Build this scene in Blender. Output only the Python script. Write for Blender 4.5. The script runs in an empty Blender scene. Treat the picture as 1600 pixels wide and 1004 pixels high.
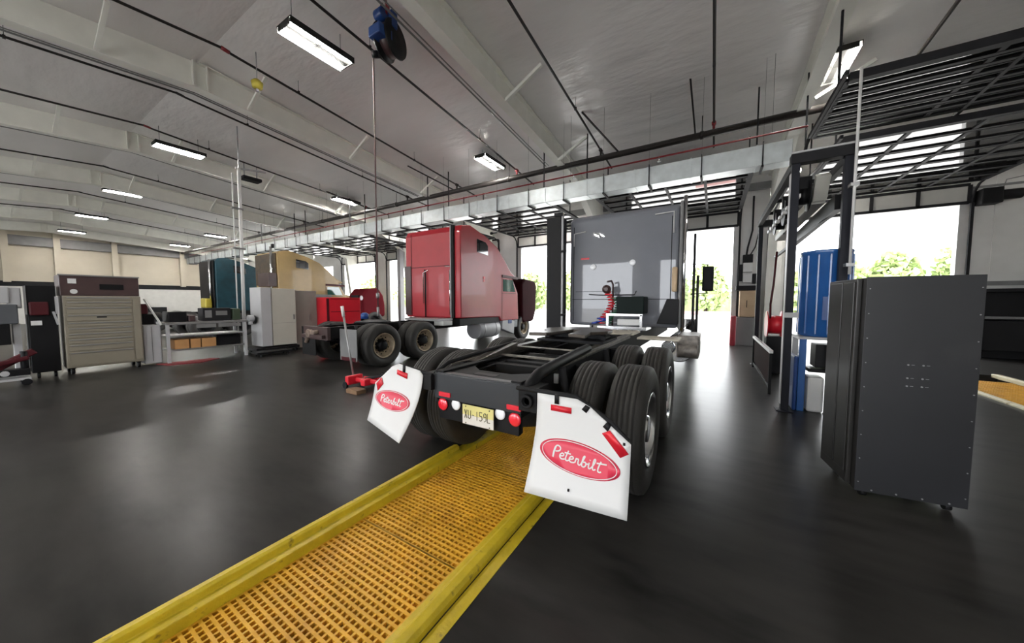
import bpy, bmesh, math, random
from mathutils import Vector, Matrix
random.seed(7)
S = bpy.context.scene
COL = S.collection
R = math.radians

# ------------------------------------------------------------------ materials
def mat(name, col, rough=.5, metal=0., var=0., vscale=3., bump=0., bscale=40., spec=.5, coat=0., stretch=None, dirt=None, dscale=6., dlo=.55, dhi=.7, rvar=0., bdist=.02):
    m = bpy.data.materials.new(name); m.use_nodes = True
    nt = m.node_tree; b = nt.nodes['Principled BSDF']
    b.inputs['Base Color'].default_value = (*col, 1); b.inputs['Roughness'].default_value = rough
    b.inputs['Metallic'].default_value = metal; b.inputs['Specular IOR Level'].default_value = spec
    b.inputs['Coat Weight'].default_value = coat; b.inputs['Coat Roughness'].default_value = .025
    tc = nt.nodes.new('ShaderNodeTexCoord'); mp = nt.nodes.new('ShaderNodeMapping')
    nt.links.new(tc.outputs['Object'], mp.inputs['Vector'])
    if stretch: mp.inputs['Scale'].default_value = stretch
    src = None
    n = nt.nodes.new('ShaderNodeTexNoise'); n.inputs['Scale'].default_value = vscale; n.inputs['Detail'].default_value = 6
    nt.links.new(mp.outputs['Vector'], n.inputs['Vector'])
    v = var if var else .08
    r = nt.nodes.new('ShaderNodeValToRGB')
    r.color_ramp.elements[0].position = .3; r.color_ramp.elements[1].position = .7
    r.color_ramp.elements[0].color = (*[c*(1-v) for c in col], 1)
    r.color_ramp.elements[1].color = (*[min(1, c*(1+v)) for c in col], 1)
    nt.links.new(n.outputs['Fac'], r.inputs['Fac']); src = r.outputs['Color']
    if dirt:
        n2 = nt.nodes.new('ShaderNodeTexNoise'); n2.inputs['Scale'].default_value = dscale; n2.inputs['Detail'].default_value = 8
        nt.links.new(mp.outputs['Vector'], n2.inputs['Vector'])
        r2 = nt.nodes.new('ShaderNodeValToRGB'); r2.color_ramp.elements[0].position = dlo; r2.color_ramp.elements[1].position = dhi
        nt.links.new(n2.outputs['Fac'], r2.inputs['Fac'])
        mx = nt.nodes.new('ShaderNodeMixRGB'); mx.inputs['Color2'].default_value = (*dirt, 1)
        nt.links.new(r2.outputs['Color'], mx.inputs['Fac']); nt.links.new(src, mx.inputs['Color1']); src = mx.outputs['Color']
    nt.links.new(src, b.inputs['Base Color'])
    if rvar:
        mr = nt.nodes.new('ShaderNodeMapRange'); mr.inputs['To Min'].default_value = max(.02, rough-rvar); mr.inputs['To Max'].default_value = rough+rvar
        mr.inputs['From Min'].default_value = .3; mr.inputs['From Max'].default_value = .7
        nt.links.new(n.outputs['Fac'], mr.inputs['Value']); nt.links.new(mr.outputs['Result'], b.inputs['Roughness'])
    if bump:
        n3 = nt.nodes.new('ShaderNodeTexNoise'); n3.inputs['Scale'].default_value = bscale; n3.inputs['Detail'].default_value = 4
        nt.links.new(mp.outputs['Vector'], n3.inputs['Vector'])
        bp = nt.nodes.new('ShaderNodeBump'); bp.inputs['Strength'].default_value = bump; bp.inputs['Distance'].default_value = bdist
        nt.links.new(n3.outputs['Fac'], bp.inputs['Height']); nt.links.new(bp.outputs['Normal'], b.inputs['Normal'])
    return m

def emis(name, col, s):
    m = bpy.data.materials.new(name); m.use_nodes = True
    b = m.node_tree.nodes['Principled BSDF']; b.inputs['Base Color'].default_value = (*col, 1)
    b.inputs['Emission Color'].default_value = (*col, 1); b.inputs['Emission Strength'].default_value = s
    return m

def glassmat(name, tint, rough=.03, trans=.12):
    # thin glazing: fresnel reflection over a see-through, slightly milky pane
    m = bpy.data.materials.new(name); m.use_nodes = True; nt = m.node_tree
    for x in list(nt.nodes): nt.nodes.remove(x)
    o = nt.nodes.new('ShaderNodeOutputMaterial'); g = nt.nodes.new('ShaderNodeBsdfGlossy'); g.inputs['Roughness'].default_value = rough
    t = nt.nodes.new('ShaderNodeBsdfTransparent'); t.inputs['Color'].default_value = (*tint, 1)
    d = nt.nodes.new('ShaderNodeBsdfTranslucent'); d.inputs['Color'].default_value = (*tint, 1)
    a = nt.nodes.new('ShaderNodeMixShader'); a.inputs['Fac'].default_value = trans
    nt.links.new(t.outputs[0], a.inputs[1]); nt.links.new(d.outputs[0], a.inputs[2])
    f = nt.nodes.new('ShaderNodeFresnel'); f.inputs['IOR'].default_value = 2.3
    b = nt.nodes.new('ShaderNodeMixShader'); nt.links.new(f.outputs[0], b.inputs['Fac'])
    nt.links.new(a.outputs[0], b.inputs[1]); nt.links.new(g.outputs[0], b.inputs[2]); nt.links.new(b.outputs[0], o.inputs['Surface'])
    return m

M = {}
M['floor'] = mat('floor_concrete', (.022, .0212, .0202), .29, var=.45, vscale=3.2, dirt=(.038, .0355, .033), dscale=1.5, dlo=.35, dhi=.8, spec=.09, stretch=(.7, 2., 1))
M['ceil'] = mat('ceiling_liner', (.88, .86, .85), .30, var=.05, vscale=.6, bump=1., bscale=1.1, stretch=(.55, 1.5, 1), spec=.7, bdist=.07)
M['rafter'] = mat('rafter_paint', (.84, .84, .78), .5, var=.04)
M['cream'] = mat('cream_wall_panel', (.52, .47, .38), .6, var=.05, vscale=1.2)
M['white_wall'] = mat('white_wall_liner', (.58, .57, .54), .5, var=.05)
M['grey_wall'] = mat('grey_wall_panel', (.60, .59, .575), .5, var=.06, vscale=2)
M['darksteel'] = mat('dark_steel', (.013, .013, .015), .65, var=.2, spec=.22)
M['black'] = mat('black_paint', (.006, .006, .007), .5, var=.2, spec=.2)
M['blackmatt'] = mat('black_matt', (.009, .009, .0095), .65, var=.25, spec=.2)
M['cabinet'] = mat('charcoal_powder_coat', (.012, .0125, .015), .42, var=.12, vscale=2.5, dirt=(.02, .02, .022), dscale=2.2, dlo=.6, dhi=.72)
M['cabside'] = mat('black_gloss_coat', (.016, .015, .014), .28, var=.2, stretch=(6, 6, .6))
M['galv'] = mat('galvanised_sheet', (.52, .56, .57), .38, .55, var=.12, vscale=5)
M['steel'] = mat('brushed_steel', (.30, .30, .30), .4, .6, var=.1)
M['chrome'] = mat('chrome', (.8, .8, .8), .1, 1., var=.02)
M['alu'] = mat('polished_aluminium', (.75, .76, .77), .22, 1., var=.05)
M['yellow'] = mat('worn_yellow_paint', (.56, .42, .02), .42, var=.14, vscale=9, bump=.3, bscale=30, dirt=(.10, .07, .02), dscale=14, dlo=.62, dhi=.72)
M['grate'] = mat('amber_yellow_grating', (.70, .375, .026), .45, var=.18, vscale=3, bump=.2, bscale=60, dirt=(.32, .13, .015), dscale=2.5, dlo=.52, dhi=.8)
M['pit'] = mat('pit_bounce_brown', (.30, .14, .02), .7, var=.3)  # pit bottom: amber light bounced between the grating bars is put into this brown
M['rubber'] = mat('tyre_rubber', (.020, .0185, .0165), .62, var=.2, vscale=8, bump=.15, bscale=50)
M['sidewall'] = mat('tyre_sidewall', (.022, .021, .02), .5, var=.2)
M['redglo'] = mat('red_truck_paint', (.34, .014, .024), .38, var=.06, coat=.12)
M['reddk'] = mat('dark_red_paint', (.06, .005, .009), .5, var=.15, spec=.3)
M['teal'] = mat('teal_truck_paint', (.004, .038, .055), .4, var=.25, spec=.4)
M['gold'] = mat('gold_truck_paint', (.34, .225, .085), .4, var=.08, coat=.2)
M['golddk'] = mat('bronze_back_panel', (.05, .03, .012), .6, var=.45, vscale=4)
M['grey_truck'] = mat('grey_truck_gloss', (.165, .175, .20), .45, 0, var=.03, coat=1., spec=.2)
M['white'] = mat('white_plastic', (.60, .60, .595), .4, var=.02)
M['red'] = mat('red_plastic', (.62, .015, .03), .35, var=.05)
M['pinkred'] = mat('emblem_red', (.62, .035, .075), .4, var=.04)
M['redlens'] = mat('red_lamp_lens', (.75, .02, .04), .15, var=.05, coat=1.)
M['whitelens'] = mat('white_lamp_lens', (.8, .82, .85), .12, var=.03, coat=1.)
M['plate'] = mat('licence_plate_yellow', (.62, .56, .22), .4, var=.05)
M['plateb'] = mat('licence_plate_cream', (.62, .59, .54), .4, var=.03)
M['ink'] = mat('plate_ink', (.10, .09, .05), .5)
M['taupe'] = mat('taupe_tool_chest', (.23, .205, .16), .4, var=.06, vscale=2)
M['brown'] = mat('brown_black_chest', (.055, .032, .032), .35, var=.2)
M['greym'] = mat('mid_grey_paint', (.17, .17, .17), .5, var=.1)
M['greyl'] = mat('light_grey_paint', (.38, .38, .39), .45, var=.06)
M['cab_cream'] = mat('cream_cabinet', (.42, .405, .355), .45, var=.04)
M['blue'] = mat('blue_drum_paint', (.018, .095, .31), .25, var=.1, coat=.5)
M['bluedk'] = mat('deep_blue_paint', (.012, .05, .20), .35, var=.1)
M['card'] = mat('cardboard', (.42, .22, .085), .8, var=.12)
M['orange'] = mat('beige_box_paint', (.52, .38, .24), .6, var=.1)
M['glassdk'] = mat('dark_window_glass', (.012, .012, .016), .08, var=.05, coat=1.)
M['greenglass'] = mat('green_tinted_glass', (.02, .09, .07), .1, var=.05, coat=1.)
M['rust'] = mat('rusty_rim', (.36, .29, .20), .55, .3, var=.3, vscale=9)
M['redpipe'] = mat('red_coupling', (.22, .015, .02), .4)
M['pipe'] = mat('black_iron_pipe', (.022, .018, .017), .45, .2)
M['pave'] = mat('outdoor_concrete', (.50, .49, .47), .8, var=.08, vscale=.5)
M['leaf'] = mat('tree_leaves', (.36, .45, .19), .8, var=.3, vscale=2)
M['bark'] = mat('tree_bark', (.10, .08, .06), .9, var=.3)
M['tube'] = emis('fluorescent_tube', (1., .965, .91), 135)
M['glass'] = glassmat('sectional_door_glass', (.80, .82, .80))
M['housing'] = mat('lamp_housing_grey', (.022, .022, .021), .6, spec=.2)
M['header'] = mat('lit_header_grey', (.42, .415, .39), .5, var=.06)  # opaque pale grey stands in for light coming through the translucent header panes
M['worn'] = mat('worn_metal_edge', (.17, .155, .13), .45, .5, var=.4, vscale=14)
M['slate'] = mat('slate_steel', (.010, .011, .017), .6, var=.2, spec=.25)
M['bluehose'] = mat('blue_air_hose', (.02, .05, .32), .4)
M['greenhose'] = mat('green_cable', (.02, .12, .06), .4)
M['sign_green'] = mat('green_cloth', (.10, .35, .18), .7)
M['brass'] = mat('brass_yellow', (.5, .42, .06), .4, .3)

# ------------------------------------------------------------------ mesh builder
SPLIT = {'hanger', 'sway_brace', 'sprinkler_head', 'joint_flange', 'air_tank', 'air_line', 'grab_rail', 'marker_strip', 'tank_strap', 'mudflap_hanger',
         'rail_post', 'conduit_box', 'pin', 'clamp', 'hanger_wire', 'ramp_rail', 'worn_rail_edge', 'panel_seam', 'edge_rail', 'hose_bracket', 'stack_guard', 'exhaust_stack',
         'rear_fitting', 'barrier_rail', 'bench_drawer', 'sticker', 'post_clamp', 'control_face', 'wall_board', 'screw', 'latch_bolt', 'cable_links', 'drawer_line', 'supply_hose',
         'washer_leg', 'deck_plate', 'side_emblem', 'fuel_tank', 'silver_bar', 'step_box', 'bench_leg', 'drum_label', 'panel_box', 'caster', 'side_door', 'engine', 'rack_beam', 'splash_back', 'stand_box', 'label_plate', 'hose_bundle'}
class MB:
    def __init__(s): s.bm = bmesh.new()
    def _add(s, verts, faces, smooth=False, mi=0):
        vs = [s.bm.verts.new(v) for v in verts]
        for f in faces:
            try:
                fc = s.bm.faces.new([vs[i] for i in f]); fc.smooth = smooth; fc.material_index = mi
            except ValueError: pass
        return s
    def box(s, x0, x1, y0, y1, z0, z1, mi=0):
        v = [(x, y, z) for x in (x0, x1) for y in (y0, y1) for z in (z0, z1)]
        return s._add(v, [(0,1,3,2),(4,6,7,5),(0,4,5,1),(2,3,7,6),(0,2,6,4),(1,5,7,3)], mi=mi)
    def bar(s, a, b, w, h=None, mi=0):
        a, b = Vector(a), Vector(b); h = h or w; d = (b-a).normalized()
        u = d.cross(Vector((0,0,1)));
        if u.length < 1e-3: u = Vector((1,0,0))
        u.normalize(); n = u.cross(d).normalized()
        v = [p + u*(w/2*i) + n*(h/2*j) for p in (a, b) for i, j in ((-1,-1),(1,-1),(1,1),(-1,1))]
        return s._add(v, [(3,2,1,0),(4,5,6,7),(0,1,5,4),(1,2,6,5),(2,3,7,6),(3,0,4,7)], mi=mi)
    def cyl(s, a, b, r, r2=None, n=16, cap=True, mi=0):
        a, b = Vector(a), Vector(b); r2 = r if r2 is None else r2; d = (b-a).normalized()
        u = d.orthogonal().normalized(); w = d.cross(u)
        v = []
        for p, q in ((a, r), (b, r2)):
            for i in range(n):
                t = 2*math.pi*i/n; v.append(p + u*(q*math.cos(t)) + w*(q*math.sin(t)))
        vs = [s.bm.verts.new(x) for x in v]
        for i in range(n):
            f = s.bm.faces.new((vs[i], vs[(i+1)%n], vs[n+(i+1)%n], vs[n+i])); f.smooth = True; f.material_index = mi
        if cap:
            f = s.bm.faces.new(vs[:n][::-1]); f.material_index = mi
            f = s.bm.faces.new(vs[n:]); f.material_index = mi
        return s
    def tube(s, pts, r, n=8, mi=0):
        pts = [Vector(p) for p in pts]; rings = []
        for i, p in enumerate(pts):
            d = (pts[min(i+1, len(pts)-1)] - pts[max(i-1, 0)]).normalized()
            if i == 0: u = d.orthogonal().normalized()
            else: u = (u - d*u.dot(d)).normalized()
            w = d.cross(u)
            rings.append([s.bm.verts.new(p + u*(r*math.cos(2*math.pi*k/n)) + w*(r*math.sin(2*math.pi*k/n))) for k in range(n)])
        for a, b in zip(rings, rings[1:]):
            for k in range(n):
                f = s.bm.faces.new((a[k], a[(k+1)%n], b[(k+1)%n], b[k])); f.smooth = True; f.material_index = mi
        for q in (rings[0][::-1], rings[-1]):
            f = s.bm.faces.new(q); f.material_index = mi
        return s
    def lathe(s, c, axis, prof, n=40, mi=0, close=False, cap=True):
        # prof: (offset along axis, radius)
        c = Vector(c); ax = Vector(axis).normalized(); u = ax.orthogonal().normalized(); w = ax.cross(u); rings = []
        for o, r in prof:
            rings.append([s.bm.verts.new(c + ax*o + u*(r*math.cos(2*math.pi*k/n)) + w*(r*math.sin(2*math.pi*k/n))) for k in range(n)])
        pr = list(zip(rings, rings[1:]))
        if close: pr.append((rings[-1], rings[0]))
        for a, b in pr:
            for k in range(n):
                f = s.bm.faces.new((a[k], a[(k+1)%n], b[(k+1)%n], b[k])); f.smooth = True; f.material_index = mi
        if not close and cap:
            for q in (rings[0][::-1], rings[-1]):
                if (q[0].co-q[1].co).length > 1e-5:
                    f = s.bm.faces.new(q); f.material_index = mi
        return s
    def prism(s, poly, ax, a, b, mi=0):
        # poly in the other two axes, extruded along ax from a to b
        def P(p, t): return {'x': (t, p[0], p[1]), 'y': (p[0], t, p[1]), 'z': (p[0], p[1], t)}[ax]
        n = len(poly); v = [P(p, a) for p in poly] + [P(p, b) for p in poly]
        return s._add(v, [tuple(range(n))[::-1], tuple(range(n, 2*n))] + [(i, (i+1)%n, n+(i+1)%n, n+i) for i in range(n)], mi=mi)
    def clusters(s, eps=.004):
        seen = set(); isl = []
        for v in s.bm.verts:
            if v in seen: continue
            st = [v]; seen.add(v); g = []
            while st:
                a = st.pop(); g.append(a)
                for e in a.link_edges:
                    o = e.other_vert(a)
                    if o not in seen: seen.add(o); st.append(o)
            isl.append(g)
        bb = [[[min(v.co[k] for v in g)-eps for k in range(3)], [max(v.co[k] for v in g)+eps for k in range(3)]] for g in isl]
        par = list(range(len(isl)))
        def find(i):
            while par[i] != i: i = par[i]
            return i
        for i in range(len(isl)):
            for j in range(i):
                if all(bb[i][0][k] <= bb[j][1][k] and bb[j][0][k] <= bb[i][1][k] for k in range(3)): par[find(i)] = find(j)
        cl = {}
        for i, g in enumerate(isl): cl.setdefault(find(i), []).extend(g)
        return list(cl.values())
    def quad(s, a, b, c, d, mi=0): return s._add([a, b, c, d], [(0,1,2,3)], mi=mi)
    def build(s, name, mats, parent=None, bevel=0, seg=2, loc=None):
        if parent is not None and name in SPLIT:
            gs = s.clusters()
            if len(gs) > 1:
                out = []
                for g in gs:
                    m = MB(); mp = {}
                    for v in g: mp[v] = m.bm.verts.new(v.co)
                    for f in {f for v in g for f in v.link_faces}:
                        q = m.bm.faces.new([mp[v] for v in f.verts]); q.smooth = f.smooth; q.material_index = f.material_index
                    out.append(m.build(name, mats, parent, bevel, seg, loc))
                s.bm.free(); return out[0]
        bmesh.ops.recalc_face_normals(s.bm, faces=s.bm.faces)
        if parent is not None:
            inv = WM(parent).inverted(); s.bm.transform(inv)
        elif loc is not None: s.bm.transform(Matrix.Translation(-Vector(loc)))
        me = bpy.data.meshes.new(name); s.bm.to_mesh(me); s.bm.free()
        o = bpy.data.objects.new(name, me); COL.objects.link(o)
        for m in (mats if isinstance(mats, (list, tuple)) else [mats]): me.materials.append(m)
        if parent is not None: o.parent = parent
        elif loc is not None: o.location = loc
        if bevel:
            b = o.modifiers.new('bevel', 'BEVEL'); b.width = bevel; b.segments = seg; b.limit_method = 'ANGLE'; b.angle_limit = R(40); b.harden_normals = False
        return o

def WM(o):
    m = Matrix.Translation(o.location) @ o.rotation_euler.to_matrix().to_4x4()
    return (WM(o.parent) @ m) if o.parent else m
def tag(o, label=None, cat=None, group=None, kind=None):
    if label: o['label'] = label
    if cat: o['category'] = cat
    if group: o['group'] = group
    if kind: o['kind'] = kind
    return o
def thing(name, label, cat, loc, rz=0, group=None):
    o = bpy.data.objects.new(name, None); COL.objects.link(o); o.location = loc; o.rotation_euler = (0, 0, rz)
    o.empty_display_size = .1
    return tag(o, label, cat, group)
def copy_tree(o, parent=None, loc=None):
    c = o.copy(); COL.objects.link(c); c.parent = parent
    if loc is not None: c.location = loc
    for ch in list(o.children): copy_tree(ch, c)
    return c
def struct(o): o['kind'] = 'structure'; return o

# ------------------------------------------------------------------ constants of the building
RY, RZ, SL = 3.0, 7.0, .084           # ridge line, ridge height, roof slope
XL, XR, YF, YB = -41., 9.5, 14.8, -8.8
def roof(y): return RZ - SL*abs(y-RY)
DOORS = [(2.25, 5.88), (-3.1, .55), (-8.46, -4.85), (-13.5, -9.9), (-18.6, -15.0), (-23.7, -20.1), (-28.8, -25.2), (-33.9, -30.3)]
HEAD = 4.3
PITS = [(-2.30, -1.11, 1), (3.95, 5.05, 0)]
GZ = -.05

# floor with the two pits cut out
b = MB()
cuts = sorted([(-2.30+.01, -1.11-.01, -1.5, 8.6), (3.85, 5.15, 1., 11.2)])
xs = XL-.3
for (x0, x1, y0, y1) in cuts:
    b.box(xs, x0, YB-.3, YF+.3, -.3, 0); b.box(x0, x1, YB-.3, y0, -.3, 0); b.box(x0, x1, y1, YF+.3, -.3, 0); xs = x1
b.box(xs, XR+.3, YB-.3, YF+.3, -.3, 0)
struct(b.build('floor', M['floor']))
b = MB(); b.box(-200, 200, YF+.3, 160, -.35, -.03); b.box(-200, 200, -60, YB-.3, -.35, -.03)
struct(b.build('trim_1', M['pave']))['label'] = 'pale outdoor pavement beyond the bay doors'
for (x0, x1, y0, y1) in cuts:
    b = MB(); b.box(x0-.02, x1+.02, y0, y1, -.30, -.25)
    struct(b.build('trim_2', M['pit']))

# ceiling: two slopes of sagging white insulation liner
b = MB()
nx, ny = 170, 60
for (ya, yb) in ((YB-.2, RY), (RY, YF+.2)):
    g = []
    for i in range(nx+1):
        row = []
        x = XL-.2 + (XR-XL+.4)*i/nx
        for j in range(ny//2+1):
            y = ya + (yb-ya)*j/(ny//2)
            ph = ((y-RY) % 1.5)/1.5
            sag = -.035*math.sin(math.pi*ph)*(1+.4*math.sin(x*1.7+y))
            row.append(b.bm.verts.new((x, y, roof(y)+sag)))
        g.append(row)
    for i in range(nx):
        for j in range(ny//2):
            f = b.bm.faces.new((g[i][j], g[i][j+1], g[i+1][j+1], g[i+1][j])); f.smooth = True
struct(b.build('ceiling', M['ceil']))
b = MB(); b.box(XL-.3, XR+.3, YB-.3, YF+.3, 7.2, 7.3)
struct(b.build('trim_3', M['white_wall']))['label'] = 'roof deck over the ceiling liner'

# far wall with bay doorways, back wall the same
def doorwall(name, y0, y1, m):
    b = MB(); xs = XL
    for (a, c) in sorted(DOORS):
        b.box(xs, a, y0, y1, 0, 6.4); b.box(a, c, y0, y1, HEAD, 6.4); xs = c
    b.box(xs, XR, y0, y1, 0, 6.4)
    return struct(b.build(name, m))
doorwall('wall_far', YF, YF+.2, M['grey_wall'])
doorwall('wall_back', YB-.2, YB, M['white_wall'])
b = MB(); b.box(XR, XR+.2, YB, YF, 0, 7.2); struct(b.build('wall_right', M['white_wall']))
b = MB(); b.box(XL-.2, XL, YB, YF, 0, 7.2); struct(b.build('wall_left', M['cream']))
b = MB(); b.box(XL, XL+.06, YB, YF, 2.62, 2.98); struct(b.build('trim_4', M['darksteel']))['label'] = 'dark girt running along the cream wall'
b = MB(); b.box(XL, XL+.03, YB, YF, 0, 2.62); struct(b.build('trim_5', M['white_wall']))
b = MB(); b.box(XL, XL+.3, YB, YF, 5.45, 6.1); struct(b.build('trim_6', M['greym']))
for i, y in enumerate((1.3, 3.4, 6.1, 10.0)):
    b = MB(); b.box(XL, XL+.35, y, y+.3, 2.9, 6.6); struct(b.build('trim_%d' % (7+i), M['cream']))
# metal siding joints on the far wall
for x in (1.95, 6.5, 7.3, 8.1, 8.9):
    b = MB(); b.box(x, x+.03, YF-.02, YF, 2.15, 5.9); struct(b.build('trim_12', M['grey_wall']))
b = MB(); b.box(6.1, XR, YF-.06, YF-.002, 2.0, 2.12); b.box(6.1, XR, YF-.03, YF-.002, 4.70, 4.76); struct(b.build('trim_13', M['greym']))

# rafters (tapered frames) and columns
RAF = [1.6-5.9*i for i in range(8)] + [7.5]
for i, x in enumerate(RAF):
    b = MB()
    poly = [(YB+.05, 0), (YB+.5, 0), (YB+.95, 4.5), (YB+3.2, roof(YB+3.2)-.55), (RY, roof(RY)-.62), (11.2, roof(11.2)-.5), (YF-.95, 4.55), (YF-.42, 0), (YF-.05, 0),
            (YF-.05, roof(YF)-.03), (RY, RZ-.04), (YB+.05, roof(YB)-.03)]
    b.prism(poly, 'x', x-.02, x+.02)
    low = poly[1:8]
    for p, q in zip(low, low[1:]): b.bar((x, p[0], p[1]), (x, q[0], q[1]), .24, .03)
    b.bar((x, RY, RZ-.06), (x, YF-.05, roof(YF)-.06), .24, .02)
    # web stiffener plates beside the ridge joint
    for dy in (-.12, .12): b.box(x-.12, x+.12, RY+dy-.01, RY+dy+.01, roof(RY)-.6, RZ-.06)
    o = struct(b.build('trim_%d' % (20+i), M['rafter'])); o['label'] = 'white tapered roof frame'
# flange braces
k = 0
for x in RAF[:7]:
    for y in (1.5, 3.9, 6.6, 9.6):
        zb = roof(y)-.58
        b = MB(); b.bar((x+.1, y, zb), (x+1.0, y+.03, roof(y)-.09), .065, .065)
        if y < 4: b.bar((x-.1, y+.2, zb), (x-.1, y+.2, roof(y)-.09), .08, .05)
        o = struct(b.build('trim_%d' % (30+k), M['rafter'])); k += 1
# eave beam along the far wall
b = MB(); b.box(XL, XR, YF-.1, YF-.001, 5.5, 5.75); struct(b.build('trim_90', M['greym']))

# ------------------------------------------------------------------ sectional glass doors, parked overhead
def overhead_door(n, x0, x1, ya=9.4, yb=14.2, z=4.8, drop=True):
    root = thing('door_%d' % n, None, None, ((x0+x1)/2, (ya+yb)/2, z)); root['kind'] = 'structure'
    root['label'] = 'open sectional door of dark framed glass, parked overhead'
    sx0, sx1 = x0-.12, x1+.12
    b = MB(); ns = 8; L = (yb-ya)/ns
    for i in range(ns+1):
        y = ya + i*L; b.box(sx0, sx1, y-.035, y+.035, z-.03, z+.03)
        if i < ns: b.box(sx0, sx1, y+.06, y+.085, z-.03, z+.01)
    b.box(sx0, sx1, ya-.09, ya+.03, z-.06, z+.06)
    for k in range(5):
        x = sx0 + (sx1-sx0)*k/4; b.box(x-.035, x+.035, ya, yb, z-.025, z+.025)
    if drop:
        b.box(sx0, sx1, YF-.13, YF-.07, HEAD-.02, HEAD+.06); b.box(sx0, sx1, YF-.13, YF-.07, HEAD+.47, HEAD+.55)
        for k in range(5):
            x = sx0 + (sx1-sx0)*k/4; b.box(x-.04, x+.04, YF-.13, YF-.07, HEAD, HEAD+.5)
    b.build('door_frame', M['darksteel'], root)
    b = MB(); b.box(sx0, sx1, ya, yb, z-.004, z+.004)
    b.build('glass_pane', M['glass'], root)
    if drop: MB().box(sx0, sx1, YF-.105, YF-.095, HEAD+.02, HEAD+.5).build('header_panel', M['header'], root)
    b = MB()
    for x in (sx0-.06, sx1+.06):
        b.bar((x, ya-.2, z+.02), (x, yb, z+.02), .05, .07)
        b.tube([(x, yb, z+.02), (x, yb+.25, z-.04), (x, yb+.42, z-.2), (x, YF-.12, z-.5)], .03, 6)
        b.bar((x, YF-.12, 0), (x, YF-.12, z-.5), .06, .06)
        for y in (ya+.2, ya+2.4): b.bar((x, y, z), (x, y, roof(y)-.03), .03, .03)
    b.build('door_track', M['darksteel'], root)
    b = MB()
    b.cyl((sx0, YF-.25, z+.35), (sx1, YF-.25, z+.35), .03); b.cyl((sx0+.3, YF-.25, z+.35), (sx0+1.1, YF-.25, z+.35), .07)
    b.cyl((sx1-1.1, YF-.25, z+.35), (sx1-.3, YF-.25, z+.35), .07)
    b.build('spring_shaft', M['darksteel'], root)
    return root
for i, (a, c) in enumerate(DOORS[:6]): overhead_door(i+1, a, c)
# a second parked door in the right bay, nearer the camera and farther in
d = overhead_door(7, 1.75, 7.6, 7.1, 9.15, 4.9, drop=False)
b = MB()
for x in (3.3, 5.2): b.bar((x, 5.3, 4.9), (x+.6, 13.9, 4.86), .05, .05)
b.build('door_opener_rail', M['darksteel'], d)
# door opener motor on the wall right of the right bay
t = thing('door_opener_motor', 'black opener motor high on the wall right of the right bay doorway', 'motor', (6.45, YF-.2, 4.35))
b = MB(); b.box(6.12, 6.5, YF-.35, YF-.02, 4.2, 4.62); b.build('motor_housing', M['black'], t, .03)
b = MB(); b.cyl((6.5, YF-.2, 4.42), (6.85, YF-.2, 4.42), .13, n=20); b.build('gear_drum', M['black'], t, .01)
b = MB(); b.tube([(6.6, YF-.04, 4.62), (6.65, YF-.04, 4.85), (6.95, YF-.04, 4.9), (7.1, YF-.04, 4.7), (7.1, YF-.04, 2.1)], .012, 6); b.build('cable', M['greym'], t)

# ------------------------------------------------------------------ sprinkler / air pipes under the roof
def pz(y): return 6.70 - SL*abs(y-RY)
PIPES = [(3.12, 'pipe', 'rightmost of the lines, over the right bay'), (-.14, 'pipe', 'over the right side of the grey truck'), (-3.05, 'pipe', 'over the lift column beside the grey truck'),
         (-5.98, 'pipe', 'passing just left of the hanging hose reel\'s hose'), (-8.7, 'pipe', 'with a dark red coupling, left of the nearest lamp'),
         (-11.5, 'pipe', 'with clamps, above the yellow pendant box'), (-14.4, 'pipe', 'next left of the clamped one'),
         (-20.0, 'pipe', 'passing above the tool chests'), (-25.6, 'pipe', 'second from the cream wall'), (-31.2, 'pipe', 'nearest the cream wall')]
for i, (x, m, where) in enumerate(PIPES):
    t = thing('branch_pipe', 'dark branch pipe under the ceiling, ' + where, 'pipe', (x, RY, pz(RY)), group='dark branch pipes under the ceiling')
    r = .026 if i else .03
    b = MB(); b.tube([(x, YB+.5, pz(YB+.5)), (x, RY-.02, pz(RY)), (x, RY+.1, pz(RY)-.03), (x, 11.4, pz(11.4))], r, 8); b.build('pipe_run', M[m], t)
    b = MB(); b.cyl((x, RY-.07, pz(RY)-.0), (x, RY+.07, pz(RY)-.02), .038 if i == 4 else .03, n=12); b.build('coupling', M['redpipe'] if i in (4, 6) else M['pipe'], t)
    b = MB(); b.cyl((x, 10.15, pz(10.15)), (x, 10.15, 5.96), .03, n=8)
    b.cyl((x, 10.09, pz(10.15)), (x, 10.21, pz(10.15)), .05, n=10); b.build('riser', M['redpipe'] if i in (0, 1, 3, 6) else M['pipe'], t)
    b = MB()
    for y in (.6, 4.4, 8.0): b.cyl((x, y, pz(y)), (x, y, roof(y)-.03), .0045, n=6); b.box(x-.028, x+.028, y-.018, y+.018, pz(y)-.03, pz(y)+.03)
    b.build('hanger', M['pipe'], t)
for x, where in ((-16.4, 'beside the third roof frame'), (-22.3, 'beside the fourth roof frame'), (-10.6, 'beside the second roof frame'), (-4.75, 'behind the hose reel')):
    o = MB().tube([(x, YB+.5, pz(YB+.5)-.28), (x, RY, pz(RY)-.28), (x, 9.9, pz(9.9)-.22)], .018, 6).tube([(x+.09, YB+.5, pz(YB+.5)-.28), (x+.09, RY, pz(RY)-.28), (x+.09, 9.9, pz(9.9)-.22)], .012, 6).build('electrical_conduit', M['greym'])
    tag(o, 'thin grey conduit pair ' + where, 'conduit', 'grey conduit pairs along the roof frames')
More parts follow.
